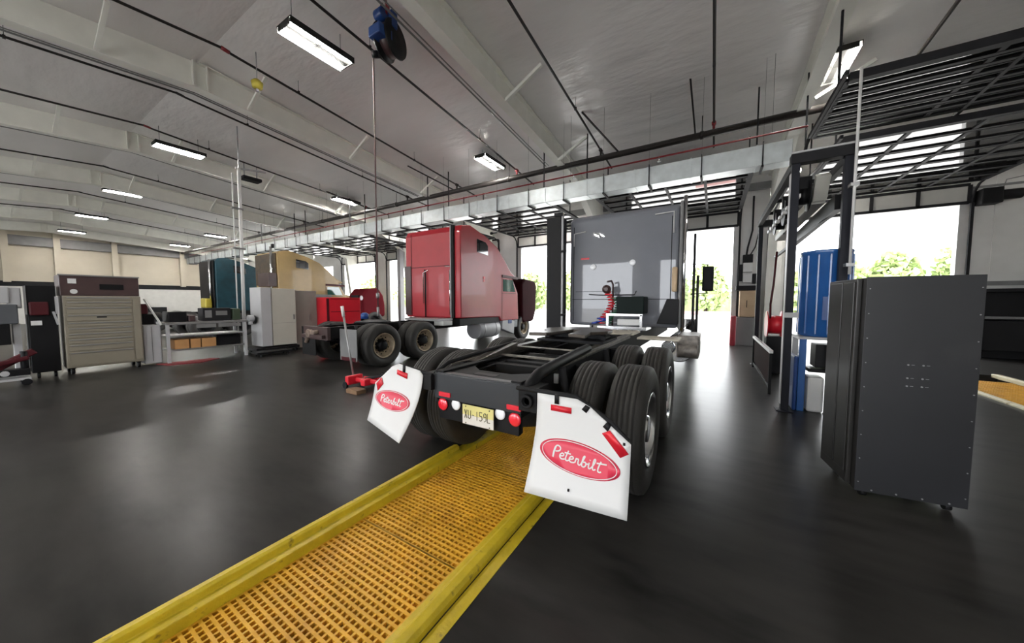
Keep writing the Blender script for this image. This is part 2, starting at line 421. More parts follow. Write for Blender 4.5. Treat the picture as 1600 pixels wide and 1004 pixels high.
# purlin clips along those conduits
t = thing('main_pipe', 'thick black main pipe crossing the whole ceiling from left wall to right', 'pipe', (-15, 10.15, 5.8))
b = MB(); b.cyl((XL+.3, 10.15, 5.87), (XR-.05, 10.15, 5.87), .085, n=18); b.build('pipe_run', M['pipe'], t)
b = MB()
for x in (-30, -24, -18.1, -12.2, -6.3, -.4): b.cyl((x, 10.15, 5.87), (x, 10.15, roof(10.15)-.04), .010, n=6); b.cyl((x-.04, 10.15, 5.87), (x+.04, 10.15, 5.87), .10, n=14)
b.build('hanger', M['pipe'], t)
# sprung sway braces
b = MB()
for x, dx in ((-4.2, -.5), (-2.5, -.6), (-.55, -.05), (-8.8, -.9), (-14, -1.)):
    b.bar((x, 10.15, 5.9), (x+dx, 8.6, roof(8.6)-.03), .035, .035)
b.build('sway_brace', M['pipe'], t)
t = thing('sprinkler_line', 'thin reddish sprinkler line below the thick black main pipe', 'pipe', (-10, 8.75, 4.98))
b = MB(); b.cyl((-33, 8.62, 4.94), (1.45, 8.62, 4.94), .02, n=8); b.build('pipe_run', M['redpipe'], t)
b = MB()
for x in (-20, -16.5, -13, -9.5, -6.2, -3.3, -1.2): b.cyl((x, 8.6, 4.93), (x, 8.6, 4.85), .014, n=6); b.cyl((x, 8.6, 4.85), (x, 8.6, 4.83), .04, n=10)
b.build('sprinkler_head', M['chrome'], t)
b = MB()
for x in (-21, -15, -9, -3.4, .9): b.cyl((x, 8.62, 4.96), (x, 8.62, roof(8.62)-.04), .003, n=5)
b.build('hanger', M['pipe'], t)
# long galvanised duct
t = thing('ventilation_duct', 'long grey galvanised duct crossing above the trucks below the black main pipe', 'duct', (-15, 8.9, 4.65))
b = MB(); b.box(-34, 1.25, 8.72, 9.12, 4.38, 4.80); b.build('duct_body', M['galv'], t, .01)
b = MB()
x = -33.5
while x < 1.2: b.box(x, x+.03, 8.71, 9.13, 4.37, 4.81); x += 1.22
b.build('joint_flange', M['galv'], t)
b = MB()
x = -33.33
while x < 1.2: b.cyl((x, 8.68, 4.33), (x, 8.68, 4.84), .012, n=6); b.cyl((x, 8.68, 4.83), (x, 8.68, roof(8.68)-.04), .002, n=4); b.box(x-.02, x+.02, 8.67, 9.14, 4.33, 4.37); x += 1.1
b.build('hanger', M['darksteel'], t)

# ------------------------------------------------------------------ fluorescent lights
def lamp(x, y, z, label, w=.38, L=1.14):
    t = thing('ceiling_light', label, 'light', (x, y, z), group='fluorescent ceiling lights')
    b = MB(); b.box(x-.055, x+.055, y-L/2, y+L/2, z+.0, z+.06); b.box(x-w/2-.04, x+w/2+.04, y-L/2-.02, y+L/2+.02, z+.05, z+.07); b.box(x-w/2-.05, x-w/2-.035, y-L/2-.02, y+L/2+.02, z-.04, z+.07); b.box(x+w/2+.035, x+w/2+.05, y-L/2-.02, y+L/2+.02, z-.04, z+.07)
    b.box(x-w/2, x+w/2, y-L/2-.02, y-L/2, z-.03, z+.06); b.box(x-w/2, x+w/2, y+L/2, y+L/2+.02, z-.03, z+.06); b.box(x-w/2, x+w/2, y-.015, y+.015, z-.005, z+.03)
    b.build('light_housing', M['housing'], t)
    for sx in (-1, 1):
        b = MB(); b.cyl((x+sx*w*.42, y-L/2+.02, z-.01), (x+sx*w*.42, y+L/2-.02, z-.01), .028, n=10); b.build('tube', M['tube'], t)
    b = MB()
    for sy in (-1, 1): b.cyl((x, y+sy*.45, z+.06), (x, y+sy*.45, roof(y)-.01), .006, n=5)
    b.build('hanger_wire', M['greym'], t)
    return t
LX = [1.95, -6.55, -14.7, -22.5, -30.2, -37.8]
DESC = ['above the right bay', 'above the near truck lane', 'above the tool chest row', 'fourth row from the right', 'fifth row from the right', 'beside the cream wall']
for i, x in enumerate(LX):
    if i: lamp(x, 3.62+.07*i, 6.36, 'twin tube light nearest the ridge, ' + DESC[i])
    lamp(x if i else 1.95, 9.35, 6.2 if i else 6.27, 'twin tube light close to the black main pipe, ' + DESC[i])
    lamp(x*.98, 13.9, 5.55, 'twin tube light near the doorways, ' + DESC[i])
    if i < 5:
        for y, z in ((-1.9, 6.3), (-6.6, 5.9)): lamp(x, y, z, 'twin tube light behind the viewpoint, ' + DESC[i])

# ------------------------------------------------------------------ wheels
def tyre_profile(r=.512, w=.135):
    p = [(-w+.03, .29), (-w+.005, .33), (-w-.008, .40), (-w+.004, .465), (-w+.022, r-.012)]
    for g in (-.075, -.038, 0, .038, .075):
        if g == -.075: p.append((-.085, r-.003))
        p += [(g-.006, r), (g-.004, r-.013), (g+.004, r-.013), (g+.006, r)]
    p += [(.085, r-.003), (w-.022, r-.012), (w-.004, .465), (w+.008, .40), (w-.005, .33), (w-.03, .29)]
    return p
TYRE = MB().lathe((0, 0, 0), (1, 0, 0), tyre_profile(), n=56, close=True).build('tyre_mesh', [M['rubber']]).data
bpy.data.objects.remove(bpy.data.objects['tyre_mesh'])
def rim_mesh(m):
    b = MB(); prof = [(.115, .292), (.128, .30), (.13, .285), (.10, .262), (.02, .25), (.0, .22), (-.01, .16), (.01, .145), (.05, .12), (.11, .105), (.115, .07), (.118, .001)]
    b.lathe((0, 0, 0), (1, 0, 0), prof, n=40, cap=False)
    for k in range(10):
        t = 2*math.pi*k/10; c = (.0, .145+.0, 0)
        y, z = .17*math.cos(t), .17*math.sin(t)
        b.cyl((-.01, y, z), (.035, y, z), .016, .012, n=8)
        t += .31; y, z = .222*math.cos(t), .222*math.sin(t); b.cyl((-.004, y, z), (.004, y, z), .022, n=10, mi=1)
    if m is M['rust']:
        for f in b.bm.faces:
            c = f.calc_center_median()
            if math.hypot(c.y, c.z) < .165: f.material_index = 1
    o = b.build('rim_mesh', [m, M['black']]); me = o.data; bpy.data.objects.remove(o); return me
RIM = {'alu': rim_mesh(M['alu']), 'rust': rim_mesh(M['rust']), 'dark': rim_mesh(M['darksteel'])}
def wheel(root, x, y, side, rim='alu', rimshow=True):
    o = bpy.data.objects.new('tyre', TYRE); COL.objects.link(o); o.parent = root; o.location = Vector((x, y, .512)) - root.location
    o.rotation_euler = (0, 0, 0 if side > 0 else math.pi)
    if rimshow:
        q = bpy.data.objects.new('rim', RIM[rim]); COL.objects.link(q); q.parent = o
    return o

def warp_flap(surface, poly, name, m, parent, n=10, off=0., th=.006):
    """cut a polygon given in flap coordinates into a grid and bend it over surface(s, t)"""
    bm = bmesh.new(); vs = [bm.verts.new((p[0], p[1], 0)) for p in poly]; bm.faces.new(vs)
    for k in range(1, n):
        for ax in (0, 1):
            co = [0, 0, 0]; co[ax] = k/n; no = [0, 0, 0]; no[ax] = 1
            bmesh.ops.bisect_plane(bm, geom=bm.verts[:]+bm.edges[:]+bm.faces[:], plane_co=co, plane_no=no)
    for v in bm.verts:
        s, t = v.co.x, v.co.y
        v.co = Vector(surface(s, t)) + Vector((0, -off, 0))
    bmesh.ops.recalc_face_normals(bm, faces=bm.faces)
    inv = WM(parent).inverted(); bm.transform(inv)
    for f in bm.faces: f.smooth = True
    me = bpy.data.meshes.new(name); bm.to_mesh(me); bm.free(); me.materials.append(m)
    o = bpy.data.objects.new(name, me); COL.objects.link(o); o.parent = parent
    sd = o.modifiers.new('thick', 'SOLIDIFY'); sd.thickness = th; sd.offset = 0
    return o
def ribbon(surface, strokes, w, name, m, parent, off):
    bm = bmesh.new()
    for st in strokes:
        # smooth the stroke
        pts = st
        for _ in range(2):
            q = [pts[0]]
            for a, c in zip(pts, pts[1:]): q += [(a[0]*.75+c[0]*.25, a[1]*.75+c[1]*.25), (a[0]*.25+c[0]*.75, a[1]*.25+c[1]*.75)]
            pts = q + [pts[-1]]
        L = []
        for i, p in enumerate(pts):
            a = pts[max(0, i-1)]; c = pts[min(len(pts)-1, i+1)]; dx, dy = c[0]-a[0], c[1]-a[1]; l = math.hypot(dx, dy) or 1
            L.append((bm.verts.new(Vector(surface(p[0]-dy/l*w/2, p[1]+dx/l*w/2)) + Vector((0, -off, 0))), bm.verts.new(Vector(surface(p[0]+dy/l*w/2, p[1]-dx/l*w/2)) + Vector((0, -off, 0)))))
        for a, c in zip(L, L[1:]):
            bm.faces.new((a[0], a[1], c[1], c[0]))
    bm.transform(WM(parent).inverted()); me = bpy.data.meshes.new(name); bm.to_mesh(me); bm.free(); me.materials.append(m)
    o = bpy.data.objects.new(name, me); COL.objects.link(o); o.parent = parent; return o

# script lettering, x to the right, y up, x-height about 1
def letter_strokes():
    S_ = []; x = 0
    S_ += [[(0.15, -.1), (.1, .9), (.2, 1.9), (.5, 2.25), (.95, 2.1), (1.05, 1.6), (.8, 1.2), (.35, 1.05)], [(0.35, 2.1), (.2, 1.2), (.2, -.15)]]
    def e(x): return [[(x, .5), (x+.55, .65), (x+.62, 1.0), (x+.35, 1.15), (x+.05, .8), (x+.08, .25), (x+.4, 0), (x+.85, .2)]]
    def t(x, h=1.9): return [[(x+.35, h), (x+.15, .9), (x+.12, .2), (x+.35, 0), (x+.65, .25)], [(x-.15, 1.35), (x+.75, 1.45)]]
    S_ += e(1.05) + t(1.85) + e(2.45)
    S_ += [[(3.35, .2), (3.45, 1.15), (3.5, .95), (3.8, 1.1), (3.75, .3), (3.95, 0), (4.15, .2)]]
    S_ += [[(4.15, .2), (4.45, 1.3), (4.6, 2.0), (4.35, 1.8), (4.28, .5), (4.35, 0), (4.7, 0), (4.9, .5), (4.75, .95), (4.45, .8)], [(4.85, .7), (5.15, .75)]]
    S_ += [[(5.25, 1.1), (5.2, .3), (5.35, 0), (5.6, .3)], [(5.28, 1.5), (5.32, 1.62)]]
    S_ += [[(5.6, .3), (6.0, 1.4), (6.0, 2.1), (5.78, 1.9), (5.75, .4), (5.9, 0), (6.2, .3)]]
    S_ += [[(6.75, 1.95), (6.5, .9), (6.48, .15), (6.7, 0), (6.95, .2)], [(6.2, 1.45), (7.5, 1.75)]]
    return S_
SIGN = letter_strokes()
def emblem(surface, cx, cy, rx, ry, rot, flap, w):
    c, s = math.cos(rot), math.sin(rot)
    def el(kx, n=48): return [(cx + (rx*kx*math.cos(a)*c - ry*kx*math.sin(a)*s*ASP[1]/ASP[0]), cy + (rx*kx*math.cos(a)*s*ASP[0]/ASP[1] + ry*kx*math.sin(a)*c)) for a in [2*math.pi*i/n for i in range(n)]]
    ASP = (1., 1.)
    warp_flap(surface, el(1.0), 'emblem', M['pinkred'], flap, 10, .006, .002)
    ring = el(.925) ; ring.append(ring[0]); ring.append(ring[1])
    ribbon(surface, [ring], w*.55, 'emblem_ring', M['white'], flap, .0095)
    st = []
    for q in SIGN:
        st.append([(cx + rx*((p[0]-3.6)/3.75*.66)*c + ry*((p[1]-1)/1.25*.42)*s, cy + rx*((p[0]-3.6)/3.75*.66)*s - ry*((p[1]-1)/1.25*.42)*c) for p in q])
    ribbon(surface, st, w, 'emblem_lettering', M['white'], flap, .0095)

# ------------------------------------------------------------------ tractor builder
def tractor(name, label, cx, ya, paint, back, prof, wbody=2.4, bx=0., rim='alu', zrear=1.04, yb=7.88, hood='closed', front=True, group=None, wheels=True, rear_over=.8, windows=True, extra=None):
    t = thing(name, label, 'truck', (cx, ya, 0), group=group)
    y0 = ya-rear_over
    b = MB()
    for sx in (-1, 1):
        x = cx+sx*.41
        b.box(x-.008, x+.008, y0, yb+3.4, .70, .97); b.box(x-(.08 if sx > 0 else 0), x+(.08 if sx < 0 else 0), y0, yb+3.4, .955, .97); b.box(x-(.08 if sx > 0 else 0), x+(.08 if sx < 0 else 0), y0, yb+3.4, .70, .715)
    for y in (y0+.75, ya+.15, ya+.65, ya+1.15, ya+1.9, ya+2.6, ya+3.3):
        b.box(cx-.40, cx+.40, y-.05, y+.05, .73, .93)
    b.build('chassis_frame', M['blackmatt'], t, .004)
    if wheels:
        for y in (ya, ya+1.3):
            b = MB(); b.cyl((cx-.9, y, .512), (cx+.9, y, .512), .075, n=14); b.lathe((cx, y, .55), (1, 0, 0), [(-.28, .08), (-.16, .21), (0, .25), (.16, .21), (.28, .08)], n=20)
            for sx in (-1, 1):
                b.cyl((cx+sx*.55, y+.33, .60), (cx+sx*.55, y+.33, .92), .13, n=16); b.bar((cx+sx*.45, y-.5, .58), (cx+sx*.52, y+.35, .5), .09, .05)
                b.cyl((cx+sx*.60, y-.25, .5), (cx+sx*.52, y-.3, 1.0), .035, n=8)
            b.build('drive_axle', M['darksteel'], t)
            for sx in (-1, 1):
                wheel(t, cx+sx*1.055, y, sx, rim); wheel(t, cx+sx*.73, y, sx, rim, False)
    if front:
        for sx in (-1, 1): wheel(t, cx+sx*1.02, yb+4.1, sx, rim)
    # sleeper and cab body, one shell drawn as a side profile with chamfered sides
    x0, x1 = cx+bx-wbody/2, cx+bx+wbody/2
    b = MB(); b.prism(prof, 'x', x0, x1); body = b.build('cab_body', paint, t, .07, 3)
    return t, x0, x1

PROF_RED = [(7.88, 1.04), (7.88, 3.72), (7.98, 3.9), (8.4, 3.97), (8.75, 3.88), (9.3, 3.74), (9.9, 3.5), (10.45, 3.05), (10.85, 2.68), (11.2, 2.52), (11.15, 2.46), (10.95, 2.44), (11.35, 1.9), (11.42, .85), (10.15, .85), (10.05, 1.0)]

def cab_details(t, cx, x0, x1, yb, side=1, paint=None, win_z=0., hood='closed', paint_hood=None, zt=0):
    x = x1 if side > 0 else x0
    b = MB(); dy = yb-7.88
    b.prism([(8.72+dy, 3.17+zt), (9.33+dy, 3.12+zt), (9.33+dy, 3.45+zt), (9.2+dy, 3.55+zt), (8.72+dy, 3.6+zt)], 'x', x-.02, x+.012)
    b.build('sleeper_window', M['glassdk'], t, .01)
    b = MB(); b.prism([(10.28+dy, 1.93), (11.15+dy, 1.93), (10.95+dy, 2.38), (10.28+dy, 2.38)], 'x', x-.03, x+.01); o = b.build('door_window', M['greenglass'], t)
    b = MB(); b.prism([(10.2+dy, 2.44), (11.32+dy, 2.42), (11.3+dy, 2.52), (10.2+dy, 2.54)], 'x', x0-.03, x1+.03)
    b.build('sun_visor', M['reddk'], t, .01)
    b = MB(); b.box(x-.003, x+.006, 10.2+dy, 10.215+dy, .9, 2.5); b.box(x-.003, x+.006, 10.2+dy, 11.2+dy, 1.86, 1.875); b.build('door_seam', M['black'], t)
    b = MB(); b.box(x0+.05, x1-.05, 7.9+dy, 10.1+dy, .82, 1.02); b.build('underbody_skirt', M['black'], t)

# ---- grey truck in the near lane -------------------------------------------------
CX = -1.59; YA = 2.85
PROF_GREY = [(7.55, 1.0), (7.55, 3.46), (7.68, 3.55), (9.4, 3.55), (10.2, 3.2), (10.9, 2.5), (11.2, 1.9), (11.2, .85), (9.9, .85), (9.9, 1.0)]
T1, gx0, gx1 = tractor('grey_tractor_truck', 'grey sleeper tractor truck with white mudflaps, parked over the yellow pit grating', CX, YA, M['grey_truck'], M['grey_truck'], PROF_GREY, wbody=2.36, bx=-.21, yb=7.55, front=True)
b = MB(); b.prism([(11.15, .8), (13.4, .8), (13.5, 1.2), (13.3, 1.65), (11.2, 1.95)], 'x', CX-.95, CX+.95); b.build('hood', M['grey_truck'], T1, .08, 3)
# rear cross plate
b = MB(); b.box(-2.02, -1.17, 2.04, 2.07, .735, .945); b.box(-2.02, -1.17, 2.05, 2.12, .93, .955); b.box(-1.98, -1.2, 2.09, 2.13, .56, .75)
b.build('rear_cross_plate', mat('bumper_charcoal', (.019, .0215, .025), .4, .1, var=.12), T1, .006)
b = MB(); b.box(-1.985, -1.195, 2.06, 2.10, .56, .80); b.build('light_panel', M['black'], T1, .005)
for x in (-1.935, -1.225):
    b = MB(); b.lathe((x, 2.055, .685), (0, -1, 0), [(0, .052), (.008, .052), (.014, .04), (.017, .02), (.018, .001)], n=24)
    b.build('tail_lamp', M['redlens'], T1)
for x in (-1.79, -1.355):
    b = MB(); b.lathe((x, 2.055, .705), (0, -1, 0), [(0, .046), (.008, .046), (.013, .036), (.016, .02), (.017, .001)], n=24)
    b.build('reverse_lamp', M['whitelens'], T1)
for x in (-1.90, -1.225):
    b = MB(); b.box(x-.062, x+.062, 2.03, 2.055, .758, .796); b.build('reflector', M['red'], T1, .004)
# licence plate with XU-159L, pale yellow fading to cream
b = MB(); b.box(-1.695, -1.395, 2.018, 2.028, .655, .735); b.box(-1.695, -1.395, 2.018, 2.028, .578, .6551, mi=1)
pl = b.build('licence_plate', [M['plate'], M['plateb']], T1, .003)
DIG = {'X': [[(0,0),(1,2)],[(0,2),(1,0)]], 'U': [[(0,2),(0,.3),(.5,0),(1,.3),(1,2)]], '-': [[(.2,1),(.8,1)]], '1': [[(.5,0),(.5,2)]],
       '5': [[(1,2),(0,2),(0,1.15),(.9,1.1),(1,.4),(.5,0),(0,.15)]], '9': [[(1,1.2),(.2,1),(.1,1.7),(.6,2),(1,1.7),(1,.4),(.3,0)]], 'L': [[(0,2),(0,0),(1,0)]]}
b = MB()
x = -1.672
for ch in 'XU-159L':
    for st in DIG[ch]:
        for p, q in zip(st, st[1:]): b.bar((x+p[0]*.025, 2.0165, .628+p[1]*.034), (x+q[0]*.025, 2.0165, .628+q[1]*.034), .0035, .006)
    x += .037
for x in (-1.66, -1.43): b.cyl((x, 2.018, .722), (x, 2.014, .722), .005, n=8); b.cyl((x, 2.018, .59), (x, 2.014, .59), .005, n=8)
b.build('plate_characters', M['ink'], pl)
# flap hanger brackets
b = MB()
b.box(-1.165, -1.02, 2.0, 2.2, .78, .95); b.tube([(-1.16, 1.97, .95), (-1.0, 1.96, .955), (-.72, 1.96, .955), (-.50, 1.96, .83), (-.40, 1.96, .74)], .016, 8)
b.lathe((-1.09, 1.995, .86), (0, -1, 0), [(0, .05), (.03, .05), (.03, .03), (.0, .03)], n=20)
b.tube([(-2.02, 2.02, .93), (-2.16, 2.02, .945), (-2.42, 2.02, .98), (-2.58, 2.02, .87), (-2.70, 2.02, .76)], .016, 8); b.box(-2.16, -2.02, 2.0, 2.2, .80, .93)
b.build('mudflap_hanger', M['blackmatt'], T1, .004)
# right mudflap
def surfR(s, t):
    curl = max(0, t-.35)
    return (-.985+.605*s - .045*curl*(1-s), 1.945 - .13*t*t*(.6+.4*(1-s)) , .945-.625*t + .0*s)
fR = warp_flap(surfR, [(0, 0), (.46, 0), (.60, .06), (1, .34), (1, 1), (0, 1)], 'mudflap', M['white'], T1, 12)
emblem(surfR, .50, .575, .42, .155, .10, fR, .013)
def on(surface, pts, nm, m, par, off=.008): return warp_flap(surface, pts, nm, m, par, 4, off, .004)
on(surfR, [(.17, .095), (.40, .095), (.40, .155), (.17, .155)], 'reflector', M['red'], fR)
on(surfR, [(.725, .285), (.80, .245), (.985, .425), (.91, .475)], 'reflector', M['red'], fR)
on(surfR, [(.21, -.02), (.26, -.02), (.26, .08), (.21, .08)], 'clip', M['black'], fR)
on(surfR, [(.55, .04), (.60, .06), (.56, .12), (.51, .09)], 'clip', M['black'], fR)
on(surfR, [(.77, .17), (.81, .20), (.78, .26), (.73, .22)], 'clip', M['black'], fR)
on(surfR, [(.93, .33), (.95, .33), (.95, .355), (.93, .355)], 'bolt', M['black'], fR, .01)
on(surfR, [(.44, .86), (.46, .86), (.46, .885), (.44, .885)], 'bolt', M['black'], fR, .01)
# left mudflap, swung back and out
def surfL(s, t):
    return (-2.72+.61*s - .02*t*(1-s), 2.0 - .25*t*t*(.35+.65*s) - .02*t, .955 - .53*t + .02*(1-s))
fL = warp_flap(surfL, [(0, .36), (.35, .02), (.50, -.05), (.93, .0), (1, .06), (1, 1), (0, 1)], 'mudflap', M['white'], T1, 12)
emblem(surfL, .47, .56, .40, .15, -.04, fL, .015)
on(surfL, [(.04, .36), (.14, .24), (.2, .34), (.10, .48)], 'reflector', M['red'], fL)
on(surfL, [(.48, .05), (.70, .08), (.70, .17), (.48, .13)], 'reflector', M['red'], fL)
on(surfL, [(.60, -.06), (.65, -.06), (.65, .08), (.60, .08)], 'clip', M['black'], fL)
b = MB(); b.prism([(-1.98, 2.1), (-1.2, 2.1), (-1.2, 2.62), (-1.27, 2.45), (-1.42, 2.32), (-1.75, 2.32), (-1.9, 2.45), (-1.98, 2.62)], 'z', .935, .95); b.box(-1.7, -1.48, 2.16, 2.24, .949, .953, mi=1)
b.build('rear_deck_plate', [M['blackmatt'], M['black']], T1, .004)
for x in (-1.13, -2.05):
    b = MB(); b.tube([(x, 2.06, .80), (x, 2.08, .93), (x, 2.25, 1.0), (x, 2.7, 1.03), (x, 3.4, 1.06)], .045 if x > -1.5 else .02, 10); b.build('frame_horn', M['black'], T1)
b = MB(); b.bar((-1.06, 2.42, .90), (-1.06, 2.42, .975), .035, .02); b.build('steel_tab', M['steel'], T1)
# frame top details
b = MB()
for sx in (-1, 1):
    x = CX+sx*.42
    b.prism([(2.55, .97), (3.35, 1.07), (3.35, 1.0), (3.3, .97)], 'x', x-.05, x+.05)
    b.box(x-.045, x+.045, 3.35, 5.5, .97, 1.03)
b.build('ramp_rail', mat('worn_rail_steel', (.07, .062, .052), .45, .3, var=.4, vscale=9), T1, .004)
b = MB()
for sx in (-1, 1):
    x = CX+sx*.47
    b.bar((x, 2.3, .975), (x, 5.6, 1.035), .012, .012)
b.box(CX-.42, CX+.42, 3.0, 3.03, .965, .985); b.bar((CX-.42, 3.35, 1.03), (CX+.42, 3.35, 1.03), .03, .012)
b.build('worn_rail_edge', M['worn'], T1)
# fifth wheel
b = MB()
pts = []
import itertools
cyw = 4.35
for i in range(0, 25):
    a = R(-50 + 280*i/24); pts.append((CX+.46*math.cos(a), cyw+.46*math.sin(a)))
pts += [(CX-.36, cyw-.75), (CX-.14, cyw-.70), (CX-.05, cyw-.05), (CX+.05, cyw-.05), (CX+.14, cyw-.70), (CX+.36, cyw-.75)]
b.prism(pts, 'z', 1.135, 1.175)
b.build('fifth_wheel_plate', mat('greasy_plate', (.06, .048, .038), .35, .4, var=.35, vscale=7), T1, .008)
b = MB(); b.box(CX-.45, CX+.45, cyw-.35, cyw+.35, 1.03, 1.06); b.bar((CX-.42, cyw, 1.06), (CX-.3, cyw, 1.14), .3, .06); b.bar((CX+.42, cyw, 1.06), (CX+.3, cyw, 1.14), .3, .06); b.box(CX-.4, CX+.4, cyw-.05, cyw+.05, 1.06, 1.13)
b.tube([(CX+.1, cyw+.1, 1.09), (CX+.5, cyw+.1, 1.09)], .015, 6)
b.build('fifth_wheel_mount', M['darksteel'], T1, .006)
# air tanks and lines between rails
b = MB(); b.cyl((CX-.35, 3.5, .83), (CX+.35, 3.5, .83), .11, n=18); b.cyl((CX-.2, 5.0, .83), (CX-.2, 6.1, .83), .12, n=18)
b.build('air_tank', M['black'], T1, .01)
b = MB(); b.tube([(CX-.3, 2.3, .9), (CX-.28, 3.0, .92), (CX-.33, 3.8, .9), (CX-.25, 5.5, .95), (CX-.3, 7.4, 1.0)], .014, 6); b.tube([(CX+.3, 2.2, .85), (CX+.26, 3.2, .93), (CX+.3, 4.9, .9), (CX+.2, 7.4, 1.)], .012, 6)
b.build('air_line', M['black'], T1)
# catwalk treads and deck
b = MB(); b.box(-1.72, -1.13, 5.75, 6.35, .99, 1.02); b.box(-1.02, -.42, 5.45, 5.85, .96, .99)
for x in (-1.65, -1.5, -1.35, -1.2): b.box(x, x+.05, 5.78, 6.32, 1.02, 1.026)
b.build('deck_plate', mat('deck_plate_aluminium', (.5, .46, .38), .5, .3, var=.15, vscale=10), T1, .005)
b = MB(); b.box(-2.05, -1.1, 6.75, 7.35, .99, 1.06); b.bar((-1.85, 6.8, 1.06), (-1.85, 6.8, 1.28), .05, .05); b.bar((-1.2, 6.8, 1.0), (-1.2, 6.8, 1.3), .05, .05); b.bar((-1.88, 6.8, 1.29), (-1.17, 6.8, 1.29), .05, .05)
b.build('step_frame', M['alu'], T1, .004)
b = MB(); b.box(-1.72, -1.18, 6.95, 7.42, 1.31, 1.66); b.build('battery_box', mat('dark_green_black_box', (.008, .014, .013), .6, spec=.12), T1, .02)
b = MB(); b.box(-1.68, -1.22, 6.9, 7.05, 1.08, 1.2); b.build('white_step', M['white'], T1, .005)
# coiled hoses on a stand
for nm, m, x0, ph, tz in (('red_air_hose', 'red', -1.96, 0, 1.75), ('blue_air_hose', 'bluehose', -2.12, 1.2, 1.2), ('green_cable', 'greenhose', -1.82, 2., 1.65)):
    pts = []
    for i in range(110):
        u = i/109; a = u*2*math.pi*11+ph
        pts.append((x0+.065*math.cos(a)+.10*math.sin(u*5), 7.15+.065*math.sin(a), tz - (tz-1.08)*u + .01*math.cos(a)))
    MB().tube(pts, .014, 6).build(nm, M[m], T1)
b = MB(); b.tube([(-1.88, 7.3, 1.0), (-1.88, 7.3, 1.92), (-1.9, 7.25, 2.0), (-1.98, 7.2, 1.98)], .02, 8); b.lathe((-1.97, 7.15, 1.82), (0, -1, 0), [(0, .09), (.05, .09), (.05, .04), (.07, .04)], n=20)
b.build('hose_stand', M['brown'], T1)
b = MB(); b.tube([(-2.45, 7.42, 1.72), (-2.2, 7.38, 1.70), (-1.9, 7.38, 1.70), (-1.45, 7.38, 1.70), (-1.42, 7.42, 1.78)], .012, 6); b.build('hose_tether', M['black'], T1)
# rear wall details of the sleeper
yb = 7.55
b = MB()
for x0, x1, z0, z1 in ((-2.82, -1.93, 1.78, 1.79), (-.78, -.765, 1.1, 3.3), (-2.88, -2.865, 1.1, 3.3), (-2.9, -.7, 1.60, 1.612)): b.box(x0, x1, yb-.006, yb+.01, z0, z1)
b.build('panel_seam', M['darksteel'], T1)
b = MB()
for pts in (((-2.86, 2.85), (-2.86, 3.14), (-2.58, 3.17)), ((-.74, 2.95), (-.74, 3.38), (-1.1, 3.36)), ((-2.35, 3.1), (-2.28, 3.1), (-2.26, 3.02))):
    b.tube([(p[0], yb-.025, p[1]) for p in pts], .014, 6)
b.build('marker_strip', M['white'], T1)
for i, (x, z) in enumerate(((-2.40, 2.35), (-1.53, 2.40))):
    b = MB(); b.lathe((x, yb-.002, z), (0, -1, 0), [(0, .065), (.02, .065), (.026, .05), (.027, .001)], n=20); b.build('work_lamp', M['whitelens'], T1)
# small red and pale decals on the rear wall: 7770 style fleet text
b = MB(); b.box(-2.7, -2.5, yb-.006, yb+.002, 2.53, 2.57); b.build('decal', M['red'], T1)
# side fairings, exhaust stacks, mirror
b = MB(); b.box(-.62, -.56, 7.42, 7.75, 1.0, 3.55); b.box(-.62, -.57, 7.6, 9.0, .95, 1.15); b.build('side_fairing', M['greym'], T1, .02)
b = MB(); b.cyl((-.535, 7.5, .95), (-.535, 7.5, 3.65), .035, n=16); b.build('exhaust_stack', M['chrome'], T1)
b = MB(); b.bar((-.37, 7.85, .75), (-.37, 7.85, 2.95), .05, .05); b.bar((-.30, 7.95, .6), (-.30, 7.95, 2.1), .05, .05); b.build('stack_guard', M['black'], T1, .01)
b = MB(); b.box(-.25, -.02, 8.95, 9.05, 1.80, 2.37); b.build('side_mirror', M['black'], T1, .03, 3)
b = MB(); b.tube([(-.5, 9.6, 1.75), (-.15, 9.05, 1.75), (-.15, 9.05, 2.42), (-.5, 9.6, 2.5)], .014, 6); b.build('mirror_arm', M['black'], T1)
b = MB(); b.box(-.74, -.64, 7.38, 7.5, 1.75, 2.25); b.build('oil_bottle', M['orange'], T1, .03)
b = MB(); b.prism([(-1.0, 1.1), (-.6, 1.1), (-.6, 1.6), (-.82, 1.6)], 'y', 7.35, 7.5); b.build('splash_guard', M['black'], T1, .01)
b = MB(); b.cyl((-.62, 7.9, .55), (-.62, 9.6, .55), .3, n=28); b.build('fuel_tank', M['alu'], T1, .02)
b = MB(); b.box(-.55, -.2, 6.6, 7.5, .55, .95); b.cyl((-.5, 6.3, .72), (-.2, 6.3, .72), .12, n=16); b.build('step_box', mat('weathered_step', (.22, .2, .18), .5, .5, var=.4, vscale=12), T1, .02)
b = MB(); b.box(-2.9, -2.55, 6.4, 7.5, .55, .95); b.build('battery_step', M['darksteel'], T1, .02)
b = MB(); b.lathe((-.62, 5.9, .80), (0, 1, 0), [(0, .09), (.1, .11), (.2, .09)], n=18); b.build('air_canister', M['alu'], T1)

